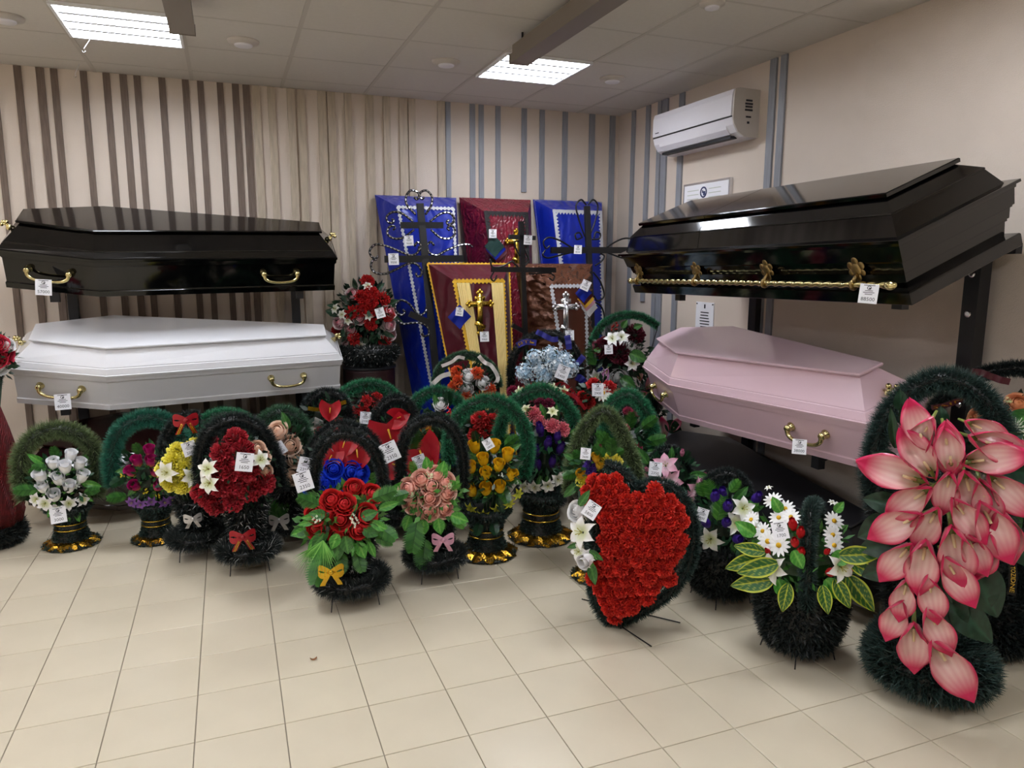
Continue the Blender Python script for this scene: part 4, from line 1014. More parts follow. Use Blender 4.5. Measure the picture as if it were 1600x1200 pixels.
# 4 dark red carnations
a = Arr('flower_arrangement', 'dark red carnations with a red and gold bow on the black stand', 390, 886).bouquet(372, 740, 62, 62, .13, .06)
a.arch([(318, 770), (312, 725), (322, 682), (348, 661), (380, 657), (410, 676), (430, 716), (438, 765)], 0, 16, 'black', 5600)
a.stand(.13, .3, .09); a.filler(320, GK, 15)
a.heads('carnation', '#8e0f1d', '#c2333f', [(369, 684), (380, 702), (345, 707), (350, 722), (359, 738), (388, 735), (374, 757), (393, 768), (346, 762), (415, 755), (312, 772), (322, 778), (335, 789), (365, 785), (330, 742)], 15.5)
a.heads('rose', '#e8b594', '#f2d3bd', [(404, 699), (412, 712), (417, 736)], 11)
a.heads('lily', '#f3f1ea', '#c9d28a', [(406, 719), (328, 755), (326, 733)], 17, 0, .06)
a.bow(379, 836, 38, RIBR, .15, True); a.tag('on the dark red carnations', 382, 722, '1650', -10, 26)
# 5 peach roses
a = Arr('flower_arrangement', 'peach roses under a black green tinsel arch with a silver bow', 0, 0, g=gy(446, 710, 4.37)).bouquet(450, 710, 36, 52, .1, .05)
a.arch([(402, 735), (398, 695), (410, 662), (436, 645), (462, 652), (478, 680), (482, 720)], -.02, 15, 'mix', 5000)
a.stand(.13, .28, .09); a.filler(220, GK, 14)
a.heads('rose', '#ffcba8', '#ffeada', [(432, 672), (453, 695), (463, 715), (456, 745)], 14)
a.greens(9, [('blade', GR), ('fern', GD)], .5, .9, 24); a.blades('fern', GR, [(440, 782, 200, 40), (450, 780, 230, 40)], .02)
a.bow(436, 810, 30, RIBS); a.tag('on the peach roses near the tinsel arch', 437, 701, '2350', 30, 18)
# red anthuriums back left
a = Arr('flower_arrangement', 'red anthuriums with a gold ribbon under a black tinsel arch', 0, 0, g=gy(510, 655, 4.72)).bouquet(508, 655, 32, 38, .08, .03)
a.arch([(478, 690), (476, 650), (488, 624), (510, 614), (532, 622), (545, 650), (548, 690)], 0, 12, 'black', 4600); a.basket(.12, .22); a.filler(240, GK, 14)
a.heads('carnation', '#b01622', '#d8433f', [(530, 662), (500, 676)], 9)
a.blades('anthurium', ('#9c0a18', '#c81e30'), [(516, 632, 265, 26), (474, 702, 110, 30), (492, 700, 60, 24)], .06)
a.ribbon([(481, 638), (505, 640), (527, 632), (541, 628)], 6, RIBG, .12); a.ribbon([(500, 655), (492, 670), (487, 678)], 16, RIBS, .1)
# anthuriums in front
a = Arr('flower_arrangement', 'red anthuriums above blue roses in a black tinsel arch', 0, 0, g=gy(532, 725, 3.98)).bouquet(528, 725, 55, 52, .1, .05)
a.arch([(482, 780), (480, 730), (492, 695), (520, 668), (552, 668), (582, 688), (596, 730), (598, 780)], 0, 13, 'black', 5600); a.stand(.14, .3); a.filler(300, GK, 16)
a.blades('anthurium', ('#9c0a18', '#c81e30'), [(541, 682, 250, 34), (556, 694, 275, 40), (521, 706, 240, 28), (524, 718, 280, 26)], .06)
a.heads('rose', '#0c2fd0', '#2a55f0', [(521, 733), (550, 737), (565, 742), (532, 752), (534, 762), (497, 752), (509, 757), (484, 769)], 13, 0, .1)
a.blades('fern', GR, [(494, 750, 65, 52), (552, 742, 55, 34)], -.03); a.blades('blade', GB, [(500, 760, 20, 44), (565, 760, 40, 40)], -.03); a.tag('below the peach roses, upper of two', 477, 727, '2350', -16, 22, .1)
# red roses front
a = Arr('flower_arrangement', 'red roses with bright green leaves and a gold bow', 550, 936).bouquet(535, 812, 66, 48, .16, .08)
a.arch([(492, 800), (490, 750), (500, 705), (524, 681), (556, 682), (584, 704), (598, 745), (602, 800)], -.06, 13, 'black', 5200)
a.stand(.15, .24, .03); a.filler(420, GR, 18)
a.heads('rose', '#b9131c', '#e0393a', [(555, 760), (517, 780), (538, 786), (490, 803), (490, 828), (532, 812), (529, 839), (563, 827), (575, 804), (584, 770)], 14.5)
a.greens(20, [('broad', GB), ('broad', GR), ('blade', GB)], .4, .95, 28, 155, 388, off=.0); a.blades('fern', GR, [(535, 862, 265, 34), (556, 860, 285, 36), (590, 820, 320, 36), (580, 780, 20, 40), (510, 855, 250, 60), (500, 790, 150, 36), (585, 840, 340, 30)], .02)
a.blades('spray', GB, [(505, 845, 255, 60), (490, 855, 250, 50)], .05)
a.heads('floret', '#e8f0d8', '#fff', ZC([(225, 725), (415, 720), (430, 745)]), 7, 0, .04); a.bow(517, 890, 38, RIBG, .2); a.tag('below the peach roses, lower of two', 474, 752, '2350', 14, 27, -.01)
# anthuriums right
a = Arr('flower_arrangement', 'large red anthuriums with fern leaves under a black tinsel arch', 0, 0, g=gy(625, 700, 4.3)).bouquet(625, 700, 46, 56, .1, .05)
a.arch([(584, 740), (584, 690), (590, 652), (604, 630), (622, 624), (640, 636), (650, 670)], -.02, 13, 'black', 4800); a.stand(.14, .3); a.filler(280, GD, 16)
a.blades('anthurium', ('#9c0a18', '#c81e30'), [(604, 662, 285, 46), (616, 655, 20, 26), (652, 694, 290, 50), (655, 712, 300, 44), (606, 722, 340, 40)], .08)
a.blades('fern', GR, [(636, 715, 75, 50), (636, 725, 340, 36), (600, 735, 60, 40), (650, 735, 30, 40)], .06)
a.tag('beside the anthuriums with fern leaves', 656, 722, '2350', 20, 20, .3)
# green ring with red flowers (behind)
a = Arr('flower_basket', 'basket of red and cream flowers under a green tinsel ring', 0, 0, g=gy(577, 640, 4.87)).bouquet(575, 640, 36, 34, .08, .03)
a.arch([(524, 650), (532, 622), (552, 606), (577, 601), (602, 607), (622, 626), (630, 655)], 0, 12, 'green', 5200); a.basket(.12, .22); a.filler(240, GK, 14)
a.heads('carnation', '#b0141f', '#d63b3b', [(557, 643), (568, 644), (591, 638), (589, 621), (572, 626)], 9); a.heads('star', '#e9ecd2', '#c9d69a', [(561, 659), (582, 659), (568, 668)], 10)
a.tag('inside the green ring with cream flowers', 571, 653, '2100', -6, 17)
# pink roses
a = Arr('flower_arrangement', 'salmon pink roses with a pink bow on a black tinsel ring', 680, 898).bouquet(672, 775, 48, 44, .13, .07)
a.arch([(630, 770), (626, 725), (634, 682), (656, 660), (686, 656), (712, 676), (724, 720), (722, 775)], -.04, 13, 'black', 5200)
a.stand(.13, .24, .03); a.filler(320, GR, 16)
a.heads('rose', '#ff9f8c', '#ffd9ca', [(657, 747), (683, 740), (636, 763), (675, 758), (640, 788), (671, 778), (700, 770), (669, 800), (696, 795), (698, 752)], 14)
a.greens(12, [('broad', GB), ('blade', GR), ('fern', GB)], .5, .9, 28); a.blades('broad', GB, [(640, 806, 250, 24), (662, 812, 265, 26), (684, 810, 280, 26), (705, 805, 340, 28)], .02)
a.blades('fern', GR, [(652, 812, 260, 52), (664, 840, 265, 50), (640, 770, 190, 30)], .05); a.heads('floret', '#d8f0c0', '#fff', ZC([(830, 490), (730, 590), (930, 545)]), 6, 0, .03)
a.bow(692, 840, 34, RIBP, .16); a.tag('below the large red anthuriums', 609, 706, '2350', 22, 27, .03)
# orange buds in green ring
a = Arr('flower_basket', 'basket of orange yellow rosebuds behind pink roses, under a dark green ring', 0, 0, g=gy(686, 675, 4.55)).bouquet(686, 675, 44, 48, .09, .04)
a.arch([(640, 690), (640, 650), (654, 624), (680, 611), (708, 620), (728, 645), (736, 690)], 0, 12, 'green', 5400); a.gold_pot(.11, .24); a.filler(280, GD, 14)
a.heads('bud', '#e3a93a', '#c98a20', [(667, 674), (671, 686), (682, 701), (684, 728), (700, 668)], 8.5, .5); a.heads('rose', '#eeeae6', '#fff', [(689, 630)], 10); a.heads('berry', '#c01a1f', '#fff', [(700, 641), (706, 648)], 6)
a.greens(8, [('blade', GR), ('fern', GD)], .5, .9, 24)
# yellow rosebuds
a = Arr('flower_basket', 'basket of golden yellow rosebuds under a green tinsel ring', 760, 864).bouquet(768, 735, 42, 46, .12, .06)
a.arch([(703, 725), (702, 685), (714, 655), (738, 633), (768, 625), (797, 637), (818, 665), (825, 705), (818, 745)], 0, 14, 'green', 7000)
a.gold_pot(.16, .27, 'dark'); a.filler(300, GD, 15)
a.heads('bud', '#edbb18', '#d49a10', [(742, 700), (772, 700), (793, 713), (755, 720), (779, 729), (736, 732), (759, 742), (798, 744), (759, 766), (781, 763), (737, 768)], 9.5, .6)
a.heads('star', '#d9d84a', '#9fb03a', [(737, 793), (756, 802), (777, 794), (795, 786), (808, 771)], 12, 0, .03); a.heads('floret', '#e9eee6', '#fff', ZD([(460, 610), (370, 760), (550, 655)]), 5, 0, .03)
a.greens(14, [('blade', GR), ('fern', GR), ('blade', GD)], .5, .98, 26); a.blades('fern', GD, [(752, 812, 250, 26), (770, 810, 280, 26), (745, 695, 100, 24)], .03)
a.tag('on the golden yellow rosebuds', 763, 694, '2800', 30, 15)
# red chrysanthemum behind
a = Arr('flower_arrangement', 'red chrysanthemums seen through the green ring of yellow rosebuds', 0, 0, g=gy(752, 665, 4.3)).bouquet(752, 665, 30, 34, .08, .03)
a.filler(240, GK, 14); a.heads('mum', '#b3151d', '#dd4040', [(749, 656), (760, 669), (744, 681), (772, 660)], 13); a.basket(.13, .22)
# purple tulips
a = Arr('flower_basket', 'basket of purple tulips with pink asters and white lilies', 845, 838).bouquet(852, 700, 46, 62, .12, .06)
a.arch([(792, 720), (780, 685), (790, 648), (812, 622), (846, 609), (876, 625), (896, 655), (900, 695), (890, 730)], 0, 14, 'green', 7000)
a.gold_pot(.18, .29, 'dark'); a.filler(320, GD, 15)
a.heads('bigmum', '#d34a63', '#ef8f98', [(833, 646), (864, 665), (843, 658, .8), (880, 670, .9)], 13); a.heads('mum', '#5b0f2c', '#8a2a4a', [(844, 629), (858, 630)], 8); a.heads('lily', '#e2e2c2', '#b9c27c', [(863, 644), (822, 640)], 10)
a.heads('tulip', '#35156f', '#4b2a96', [(844, 672), (871, 684), (856, 694), (875, 702), (839, 705), (863, 722), (840, 726), (803, 688)], 10, .6)
a.heads('lily', '#eeecea', '#b9bfa0', [(836, 760), (856, 758), (883, 740), (821, 760), (871, 748)], 13, 0, .03)
a.greens(12, [('blade', GR), ('fern', GR)], .5, .95, 26)
# rear: orange and white
a = Arr('flower_arrangement', 'orange and white flowers under a green arch wound with white ribbon', 0, 0, g=gy(732, 598, 4.72)).bouquet(738, 598, 34, 28, .09, .04)
a.arch([(680, 600), (688, 576), (706, 561), (730, 555), (754, 562), (772, 580), (780, 605)], 0, 9, 'mix', 4600); a.stand(.11, .5); a.filler(240, GK, 12)
a.heads('carnation', '#e0441c', '#f47a48', [(713, 581), (745, 583), (708, 606), (729, 620), (766, 610), (750, 622), (715, 594)], 9.5); a.heads('rose', '#efecea', '#fff', [(732, 586), (756, 598), (728, 607)], 9.5)
a.ribbon([(690, 572), (705, 566), (716, 558), (726, 560)], 5, RIBW, .06); a.ribbon([(748, 556), (757, 566), (768, 572), (778, 590), (772, 602)], 6, RIBW, .06); a.ribbon([(676, 600), (690, 588), (704, 584)], 7, RIBW, .1)
# blue hydrangea
a = Arr('flower_arrangement', 'pale blue hydrangeas in a black arch with violet lettered ribbon', 0, 0, g=gy(854, 574, 4.58)).bouquet(856, 574, 46, 30, .1, .04)
a.arch([(798, 610), (800, 565), (815, 538), (843, 523), (872, 524), (894, 542), (906, 570), (908, 610)], -.03, 9, 'black', 4600); a.stand(.14, .5); a.filler(260, GK, 12)
a.heads('hydrangea', '#a4c6de', '#f2f8fb', [(835, 558), (860, 554), (881, 562), (820, 583), (843, 578), (868, 570), (890, 575), (852, 590)], 13)
a.ribbon([(808, 540), (822, 534), (838, 536)], 9, RIBV, .06, 'ЯТЬ'); a.ribbon([(838, 518), (850, 524), (862, 530), (872, 530)], 8, RIBV, .06); a.ribbon([(886, 524), (888, 534), (889, 546)], 9, RIBV, .06); a.ribbon([(912, 556), (904, 566), (898, 570)], 9, RIBV, .06); a.ribbon([(900, 588), (908, 592), (912, 598)], 11, RIBV, .06)
a.ribbon([(812, 608), (835, 600), (858, 604), (880, 600), (898, 616)], 6, RIBR, .12); a.heads('rose', '#7a1630', '#a83a55', [(828, 588)], 8)
a.tag('on the pale blue hydrangeas', 879, 582, '2400', -20, 20)
# magenta mixed below hydrangea (behind purple)
a = Arr('flower_arrangement', 'burgundy and cream flowers below the hydrangeas with red ribbon', 0, 0, g=gy(850, 622, 4.24)).bouquet(850, 622, 46, 24, .08, .03)
a.stand(.11, .4); a.filler(240, GK, 12); a.heads('star', '#e2e2c2', '#b9c27c', [(812, 612), (862, 606), (880, 612)], 10); a.heads('carnation', '#6d1030', '#99304f', [(800, 612), (830, 620), (845, 612), (895, 625)], 9); a.ribbon([(860, 614), (880, 612), (900, 622), (915, 640)], 5, RIBR, .1)
# burgundy/white right rear
a = Arr('flower_arrangement', 'dark burgundy chrysanthemums and white roses beside the pink coffin', 0, 0, g=gy(968, 555, 4.55)).bouquet(965, 555, 48, 46, .1, .04)
a.arch([(924, 570), (928, 530), (940, 509), (958, 497), (982, 492), (1006, 496), (1028, 510)], -.04, 8, 'green', 4600); a.stand(.12, .6); a.filler(340, GK, 14)
a.heads('bigmum', '#3e0a1c', '#6a1a30', [(993, 520), (942, 543), (970, 552)], 17); a.heads('rose', '#ece9ea', '#fff', [(989, 539), (966, 592), (974, 598)], 12); a.heads('lily', '#ecebec', '#cfd6b0', [(957, 530), (971, 528), (987, 568), (933, 588), (942, 592)], 13, 0, .04)
a.blades('calla', ('#a8609c', '#d9a6cc'), [(949, 578, 250, 22)], .08); a.blades('broad', GR, [(984, 552, 340, 28), (970, 590, 330, 26), (972, 512, 60, 14), (990, 512, 20, 14), (940, 548, 170, 12)], .04); a.heads('berry', '#8a2018', '#fff', [(963, 508), (958, 514)], 6)
a.blades('spray', GR, [(930, 570, 120, 30), (924, 560, 100, 26)], .02); a.tag('on the white and burgundy flowers', 951, 546, '2900', 4, 13)
# red carnations with white flower
a = Arr('flower_arrangement', 'red carnations around one white flower below the burgundy chrysanthemums', 0, 0, g=gy(934, 622, 4.3)).bouquet(936, 622, 36, 30, .09, .04)
a.stand(.12, .4); a.filler(260, GK, 14); a.heads('carnation', '#b5141c', '#d93a3a', [(927, 600), (952, 605), (919, 628), (951, 624), (907, 622)], 10.5); a.heads('daisy', '#efece2', '#e0e0c0', [(942, 614)], 15, 0, .03); a.heads('berry', '#c01a1f', '#fff', [(965, 612), (924, 642)], 6)
a.tag('among red carnations around a white flower', 934, 609, '2900', 2, 18, .2)
# pink callas behind coffin
a = Arr('flower_arrangement', 'pink callas half hidden behind the pink coffin', 0, 0, g=gy(1018, 622, 4.72)).bouquet(1018, 622, 34, 48, .08, .03)
a.stand(.13, .35); a.filler(240, GK, 14); a.blades('calla', ('#c63a66', '#eec6cf'), [(1000, 590, 100, 30), (1008, 615, 200, 30), (1016, 640, 190, 30), (1028, 668, 130, 34), (1038, 680, 100, 30), (1012, 605, 60, 26), (1050, 672, 60, 24)], .06); a.blades('broad', GD, [(1040, 660, 330, 30), (1030, 690, 300, 26)], .04)
# heart of red carnations
HC = [(940, 738), (958, 742), (978, 758), (989, 774), (1005, 768), (1024, 764), (1045, 772), (1061, 788), (1070, 810), (1073, 838), (1068, 868), (1052, 900), (1030, 925), (1005, 945), (980, 958), (962, 968), (948, 958), (932, 935), (922, 905), (930, 880), (942, 850), (944, 820), (930, 790), (912, 772), (914, 756), (926, 744)]
a = Arr('flower_heart', 'large heart of bright red carnations with black tinsel rim and white lilies', 985, 985).bouquet(992, 852, 90, 120, .1, .03)
a.arch([(945, 726), (972, 736), (992, 762), (1012, 757), (1040, 758), (1066, 778), (1080, 806), (1084, 838), (1077, 880), (1052, 920), (1015, 948), (975, 968), (950, 968), (930, 935), (925, 880), (935, 830), (925, 800)], -.03, 14, 'dark', 9000, name='tinsel_rim')
def inside(x, y):
    c = False; n = len(HC)
    for i in range(n):
        x0, y0 = HC[i]; x1, y1 = HC[i-1]
        if (y0 > y) != (y1 > y) and x < (x1-x0)*(y-y0)/(y1-y0)+x0: c = not c
    return c
bk = MB(); P0 = [a.P(x, y, .0) for x, y in HC]; P1 = [a.P(x, y, .05) for x, y in HC]; bk.loft([P0, P1]); obj('backing', bk, IRON, a.root)
hp = [(900+i*17.5+(j % 2)*8.7+RND.uniform(-2, 2), 735+j*15.5+RND.uniform(-2, 2)) for i in range(12) for j in range(17)]
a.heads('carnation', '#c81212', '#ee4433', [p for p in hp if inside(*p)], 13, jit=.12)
a.heads('rose', '#eeecec', '#fff', [(898, 797)], 15, 0, .02); a.heads('lily', '#f2f0ee', '#cdd49a', [(911, 832, 1.5), (906, 862), (916, 872)], 17, 0, .05); a.heads('bud', '#f0eeee', '#e0e4d8', [(918, 874)], 11, -.3, .06)
a.blades('blade', GR, [(922, 878, 285, 36), (905, 790, 60, 30), (905, 850, 200, 20), (920, 860, 330, 26)], .05)
a.tag('on the red carnation heart', 924, 797, '5800', -32, 23, .16)
for A_, B_ in (((909, 936), (1063, 973)), ((965, 975), (1018, 1010))): obj('wire_leg', MB().tube([at(*A_, Z=.006), at(*B_, Z=.006)], .003, 5), WIRE, a.root)
obj('wire_strut', MB().tube([a.P(975, 950, 0), at(970, 982, Z=.006)], .004, 5), WIRE, a.root)
# behind heart: olive peaked arch with yellow and purple
a = Arr('flower_basket', 'basket of yellow and purple flowers under a peaked olive tinsel arch', 0, 0, g=gy(942, 735, 3.25)).bouquet(930, 735, 44, 40, .1, .04)
a.arch([(890, 770), (894, 725), (908, 680), (928, 653), (944, 644), (958, 655), (978, 690), (992, 730), (998, 765)], 0, 15, 'olive', 6000); a.gold_pot(.14, .26); a.filler(280, GD, 15)
a.heads('bud', '#d9a92a', '#8a3a2a', [(932, 717), (937, 727), (908, 743)], 8, .5); a.heads('mum', '#eed91c', '#fff47a', [(949, 720), (911, 752), (962, 722)], 12); a.heads('mum', '#3a1a80', '#6a4ab0', [(922, 731)], 10); a.heads('tulip', '#8a1a44', '#a83a60', [(938, 700), (952, 715)], 5, .5)
a.greens(10, [('fern', GR), ('blade', GR)], .5, .95, 28); a.blades('fern', GR, [(955, 715, 90, 34), (945, 715, 130, 26)], .03); a.tag('inside the peaked olive tinsel arch', 915, 709, '2600', -4, 16)
a = Arr('flower_basket', 'basket half hidden behind the olive arch under a bright green tinsel arch', 0, 0, g=gy(988, 695, 3.72)).bouquet(985, 695, 34, 40, .08, .03)
a.arch([(945, 690), (950, 650), (962, 626), (984, 618), (1004, 636), (1018, 668), (1026, 712)], 0, 15, 'green', 5600); a.basket(.14, .22); a.filler(260, GD, 15)
a.heads('carnation', '#8a1a3a', '#b84a68', [(981, 642), (996, 700), (975, 670)], 8); a.greens(8, [('fern', GR)], .5, .9, 28)
# pink lilies
a = Arr('flower_arrangement', 'pink lilies and buds behind the red heart', 0, 0, g=gy(1048, 745, 3.3)).bouquet(1045, 745, 48, 44, .1, .04)
a.arch([(1022, 770), (1016, 735), (1028, 712), (1048, 704), (1066, 720), (1076, 752), (1078, 790)], -.03, 13, 'black', 4400); a.stand(.14, .26); a.filler(260, GD, 15)
a.heads('lily', '#dfa2b8', '#f2d6de', [(1040, 728), (1047, 752), (1086, 765), (1078, 780)], 20, 0, .03); a.heads('tulip', '#cf7f9c', '#e6b0c2', [(1010, 745), (1098, 744), (1092, 752), (1012, 735), (1000, 752), (1066, 708)], 6, .4)
a.greens(9, [('blade', GR), ('fern', GD)], .5, .9, 28); a.tag('on the pink lilies behind the heart', 1024, 733, '2350', -4, 20)
# purple irises
a = Arr('flower_basket', 'black tinsel basket of purple irises with white lilies', 1125, 935).bouquet(1130, 815, 56, 52, .12, .06)
a.arch([(1098, 830), (1096, 785), (1108, 755), (1134, 741), (1158, 752), (1170, 785), (1174, 830)], -.02, 14, 'black', 5200); a.basket(.17, .24); a.filler(320, GD, 18)
a.heads('tulip', '#3b1a86', '#5a36b4', [(1127, 774), (1137, 792), (1135, 817), (1103, 817), (1181, 780), (1152, 842), (1118, 778)], 12, .3, .06); a.heads('lily', '#ecebe6', '#c9d28a', [(1111, 842), (1149, 817), (1170, 814), (1160, 795)], 20, 0, .04)
a.greens(12, [('fern', GR), ('fern', GB), ('blade', GR)], .45, .95, 34); a.blades('fern', GB, [(1120, 815, 80, 44), (1140, 770, 60, 26)], .04); a.tag('on the purple irises', 1097, 804, '1800', -14, 18, .3)
# daisies and red tulips
a = Arr('flower_basket', 'round black tinsel basket of daisies and red tulips with variegated leaves', 1245, 1020).bouquet(1252, 870, 78, 66, .14, .06)
a.basket(.175, .27); a.filler(320, GR, 18)
a.arch([(1262, 950, .17), (1262, 900, .2), (1263, 850, .19), (1266, 805, .13), (1271, 788, .04), (1276, 800, -.05), (1278, 850, -.1), (1278, 920, -.12)], 0, 15, 'dark', 6500, name='tinsel_handle')
a.heads('daisy', '#f2f2f2', '#e6e8d8', [(1217, 809), (1227, 795), (1236, 808), (1208, 782), (1200, 846, 1.15), (1217, 852, 1.15), (1174, 812), (1180, 826), (1303, 814), (1301, 836), (1303, 852), (1192, 830)], 15); a.heads('star', '#f2f2ee', '#e6e8d8', [(1201, 763), (1308, 789), (1300, 786)], 7, .4)
a.heads('tulip', '#c3141c', '#e03a36', [(1239, 820), (1251, 833), (1242, 848), (1251, 863), (1298, 894), (1327, 887), (1327, 862), (1200, 862, .7), (1292, 862, .7)], 10, .3, .03); a.heads('lily', '#f0efec', '#cdd49a', [(1208, 887, 1.1), (1312, 885)], 23, 0, .05)
VG = ('#1f5a22', '#b9c23a')
a.blades('varieg', VG, [(1208, 905, 195, 62), (1232, 912, 262, 46), (1185, 872, 205, 52), (1195, 862, 175, 44), (1312, 868, 15, 56), (1305, 905, 300, 46), (1285, 915, 285, 42), (1325, 900, 310, 60), (1215, 880, 200, 60), (1330, 880, 345, 44)], .07)
a.blades('broad', GB, [(1215, 905, 300, 34), (1290, 905, 320, 40), (1240, 860, 300, 30), (1180, 835, 150, 34), (1300, 875, 30, 34), (1220, 800, 120, 26), (1305, 800, 60, 20)], .04); a.tag('on the daisies and red tulips', 1219, 829, '1700', 16, 24)
# pink calla cascade
a = Arr('flower_arrangement', 'tall cascade of pink callas on a black tinsel stand', 1447, 1072).bouquet(1465, 800, 110, 250, .16, .1)
a.arch([(1372, 790), (1364, 725), (1384, 655), (1424, 612), (1474, 592), (1520, 609), (1555, 648), (1570, 700), (1566, 780)], -.02, 24, 'dark', 9500)
me = tinsel_mesh('tinsel_body', [[a.P(x, y, -.02)-a.g for x, y in L_] for L_ in ([(1372, 720), (1380, 800), (1400, 880), (1410, 960), (1420, 1020)], [(1566, 780), (1540, 860), (1510, 940), (1490, 1000), (1470, 1030)], [(1465, 720), (1460, 800), (1455, 900), (1450, 980)], [(1420, 760), (1430, 860), (1440, 960)], [(1520, 760), (1500, 860), (1480, 960)])], .085, 15000, *TC['black'], seed=4)
o_ = bpy.data.objects.new('tinsel_body', me); COL.objects.link(o_); o_.parent = a.root
a.fur('tinsel_foot', [(.15, .05), (.21, .07), (.215, .13), (.18, .2), (.12, .27), (.05, .3)], 9000, .05, 'dark')
for x, y, x2, y2 in ((1372, 1040, 1362, 1052), (1485, 1065, 1493, 1092), (1410, 1050, 1408, 1062)): obj('wire_leg', MB().tube([at(x, y-10, Z=.1), at(x2, y2, Z=.003)], .0035, 5), WIRE, a.root)
CL = [(300, 215, 250, 110), (215, 300, 60, 0), (275, 300, 110, 120), (345, 250, 285, 120), (430, 225, 340, 100), (445, 275, 345, 130), (300, 395, 125, 130), (370, 375, 100, 115), (260, 425, 165, 150), (365, 400, 265, 110), (415, 400, 290, 135), (290, 455, 225, 130), (505, 410, 320, 130), (470, 430, 290, 120), (380, 495, 310, 120), (260, 545, 215, 140), (320, 525, 250, 120), (475, 510, 300, 150), (530, 530, 290, 135), (370, 590, 285, 150), (420, 610, 300, 110), (500, 610, 260, 130), (225, 650, 240, 125), (280, 640, 268, 140), (350, 695, 305, 130), (215, 775, 265, 110), (290, 760, 285, 120), (200, 845, 255, 120), (290, 870, 300, 125), (240, 920, 275, 140), (310, 980, 308, 165), (505, 330, 15, 100), (430, 360, 20, 130)]
a.blades('calla', ('#c4164f', '#f0d6cc'), [(1320+x/2.2214, 560+y/2.2214, an, max(60, l)/2.2214*1.25) for x, y, an, l in CL], .04, .2)
DK = ('#10301d', '#24523a')
a.blades('broad', DK, [(1320+x/2.2214, 560+y/2.2214, an, l/2.2214) for x, y, an, l in [(190, 510, 175, 110), (180, 560, 215, 140), (180, 640, 200, 120), (170, 720, 210, 110), (185, 360, 165, 80), (430, 700, 300, 190), (460, 720, 275, 170), (360, 820, 290, 130), (380, 850, 320, 150), (560, 600, 310, 130), (560, 510, 10, 90), (550, 390, 5, 110), (480, 330, 40, 120), (330, 760, 300, 90), (400, 560, 330, 90), (280, 470, 270, 70), (230, 890, 60, 60), (470, 520, 270, 90), (450, 330, 60, 60), (200, 180, 100, 70), (340, 230, 100, 60)]], -.03)
a.blades('long', GD, [(1400, 700, 100, 60), (1412, 670, 95, 50)], .02)
# orange roses at the right edge
a = Arr('flower_arrangement', 'orange roses and white spider chrysanthemums with maroon lettered ribbons', 0, 0, g=(2.98, 2.02, 0)).bouquet(1580, 690, 60, 70, .1, .05)
a.arch([(1455, 690), (1462, 640), (1490, 606), (1530, 586), (1570, 577), (1605, 577), (1625, 592)], -.03, 15, 'black', 5600); a.filler(300, GK, 18)
a.heads('rose', '#e58a52', '#f4b48a', [(1527, 648), (1592, 629), (1598, 690), (1540, 690)], 15); a.heads('spider', '#eef0e2', '#fff', [(1586, 670), (1592, 710), (1575, 740)], 20); a.blades('broad', GR, [(1575, 665, 40, 44), (1560, 700, 340, 50), (1570, 740, 320, 50), (1585, 690, 20, 44), (1560, 780, 300, 60)], .02)
a.heads('floret', '#d8e2a0', '#fff', [(1574, 628), (1516, 652)], 7)
me = tinsel_mesh('tinsel_body', [[a.P(x, y, -.02)-a.g for x, y in L_] for L_ in ([(1480, 760), (1510, 860), (1540, 960)], [(1560, 760), (1575, 860), (1580, 960)], [(1610, 760), (1600, 860), (1590, 960)])], .11, 9000, *TC['black'], seed=5)
o_ = bpy.data.objects.new('tinsel_body', me); COL.objects.link(o_); o_.parent = a.root
a.fur('tinsel_foot', [(.13, .04), (.165, .06), (.175, .13), (.14, .24), (.1, .3), (.04, .3)], 7000, .05, 'black')
a.ribbon([(1517, 580), (1535, 583), (1558, 592), (1578, 597)], 10, RIBD, .07); a.ribbon([(1455, 637), (1475, 634), (1500, 625), (1506, 620)], 8, RIBD, .07, 'SAINE')
a.ribbon([(1574, 866), (1581, 880), (1583, 900), (1580, 930)], 11, RIBK, .16, 'SAINE TOZIDNE'); a.ribbon([(1574, 866), (1590, 872), (1606, 880)], 8, RIBK, .16)
# pedestal with red and white-pink basket
PY = 5.5; pz = at(577, 574, Y=PY)
t = thing('pedestal', 'burgundy draped pedestal under the red and white basket', 'pedestal', (pz.x, PY, 0))
mb = MB(); n = 40; lp = []
for zz_ in (0, .3, .6, pz.z-.02, pz.z): lp.append([Vector((pz.x, PY, 0))+Vector((math.cos(2*PI*q/n)*(.19+.025*math.sin(q*2.1)*(1-zz_)), math.sin(2*PI*q/n)*(.19+.025*math.sin(q*2.1)*(1-zz_)), zz_)) for q in range(n)])
mb.loft(lp); obj('drape', mb, mat('burgundy_cloth', '#2b080b', .6, bump=.2, bscale=12), t, True)
obj('top_board', MB().lathe([(.19, pz.z), (.2, pz.z+.004), (.2, pz.z+.018)], (pz.x, PY, 0), 32), STEEL, t)
a = Arr('flower_basket', 'basket of red carnations and white pink roses standing on the pedestal', 0, 0, g=(pz.x, PY, pz.z+.018), group='flower arrangements on the floor').bouquet(570, 490, 48, 52, .14, .04)
a.fur('basket', [(.12, .0), (.18, .03), (.215, .09), (.215, .14), (.12, .15)], 6000, .03, 'black', .06); a.filler(420, GK, 15)
a.heads('carnation', '#b5121a', '#d93434', Z3([(385, 110), (330, 260), (430, 290), (535, 275), (420, 215), (230, 410), (330, 385), (430, 385), (575, 430), (420, 515), (265, 655), (550, 690)]), 10.5); a.heads('carnation', '#b5121a', '#d93434', [(525, 517)], 9, 0, -.22)
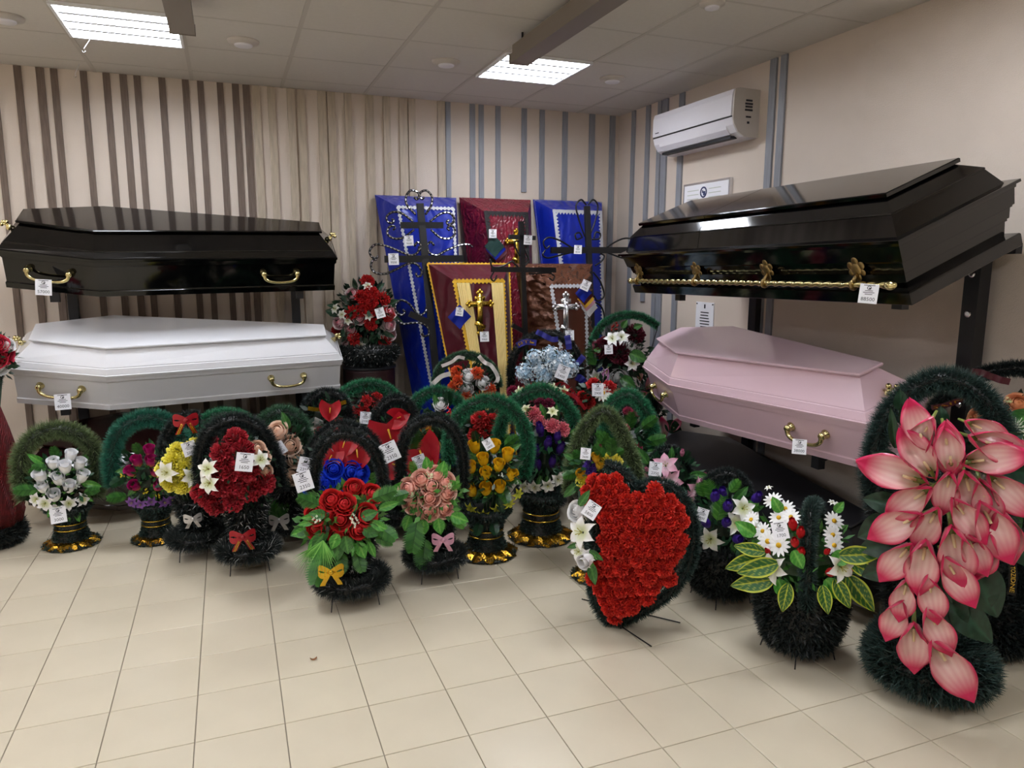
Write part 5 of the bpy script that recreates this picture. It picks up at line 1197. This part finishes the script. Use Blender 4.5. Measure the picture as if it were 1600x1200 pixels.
a.heads('rose', '#e4607f', '#f6ecec', Z3([(240, 225), (310, 460), (105, 500), (215, 565), (605, 405), (605, 525), (610, 620), (195, 730)]), 9.5); a.heads('lily', '#eff0ea', '#cfd6b0', Z3([(150, 430), (205, 485), (320, 715), (85, 375), (385, 165), (395, 440)]), 9)
a.greens(14, [('blade', GD), ('broad', GD)], .5, .9, 18); a.tag('on the red and white basket upon the pedestal', 594, 489, '2700', 16, 14)
# left edge: red draped tall basket
a = Arr('flower_basket', 'tall basket wrapped in red net by the brown slats with a red rose bouquet', 0, 0, g=gy(-42, 690, 4.93)).bouquet(-6, 555, 26, 36, .1, .04)
mb = MB(); lp = []
for z_, rr in ((.12, .19), (.2, .21), (.4, .16), (.55, .2), (.68, .17), (.9, .13)): lp.append([a.g+Vector((math.cos(2*PI*q/40)*rr*(1+.06*math.sin(q*1.9+z_*9)), math.sin(2*PI*q/40)*rr*(1+.06*math.sin(q*1.9+z_*9)), z_)) for q in range(40)])
mb.loft(lp); obj('net_wrap', mb, REDNET, a.root, True); a.fur('tinsel_foot', [(.16, .01), (.2, .03), (.2, .1), (.16, .13)], 2600, .04, 'black'); a.fur('basket', [(.08, .86), (.14, .92), (.17, 1.0), (.1, 1.02)], 2600, .03, 'black')
a.filler(160, GK, 14); a.heads('rose', '#b3142c', '#d9405a', [(6, 552), (-10, 560), (-4, 535)], 14); a.heads('rose', '#eceae8', '#fff', [(12, 537), (2, 575), (-16, 540)], 11)

# tags on the standing coffins and crosses
for where, px, py, Y, num, rl_, wp in (('on the scrolled iron cross', 639, 376, 5.27, '9500', 4, 14), ('along the arm of the scrolled cross', 615, 405, 5.265, '9500', 2, 16), ('on the green velvet swatch', 770, 365, 5.465, '9800', 0, 12), ('beside the small plain iron cross', 825, 375, 4.815, '6500', -3, 13), ('on the arm of the slim iron cross', 903, 390, 5.29, '8500', -2, 12), ('on the blue swatch of the gold banded coffin', 718, 487, 4.945, '9900', -8, 12), ('under the gold emblem of the banded coffin', 757, 526, 4.945, '9900', 2, 14), ('on the stacked satin swatches', 915, 446, 4.86, '9700', -24, 14), ('below the silver crucifix of the brown coffin', 890, 524, 4.85, '9700', 2, 14)):
    price_tag(where, px, py, num, rl_, wp, P=at(px, py, Y=Y))
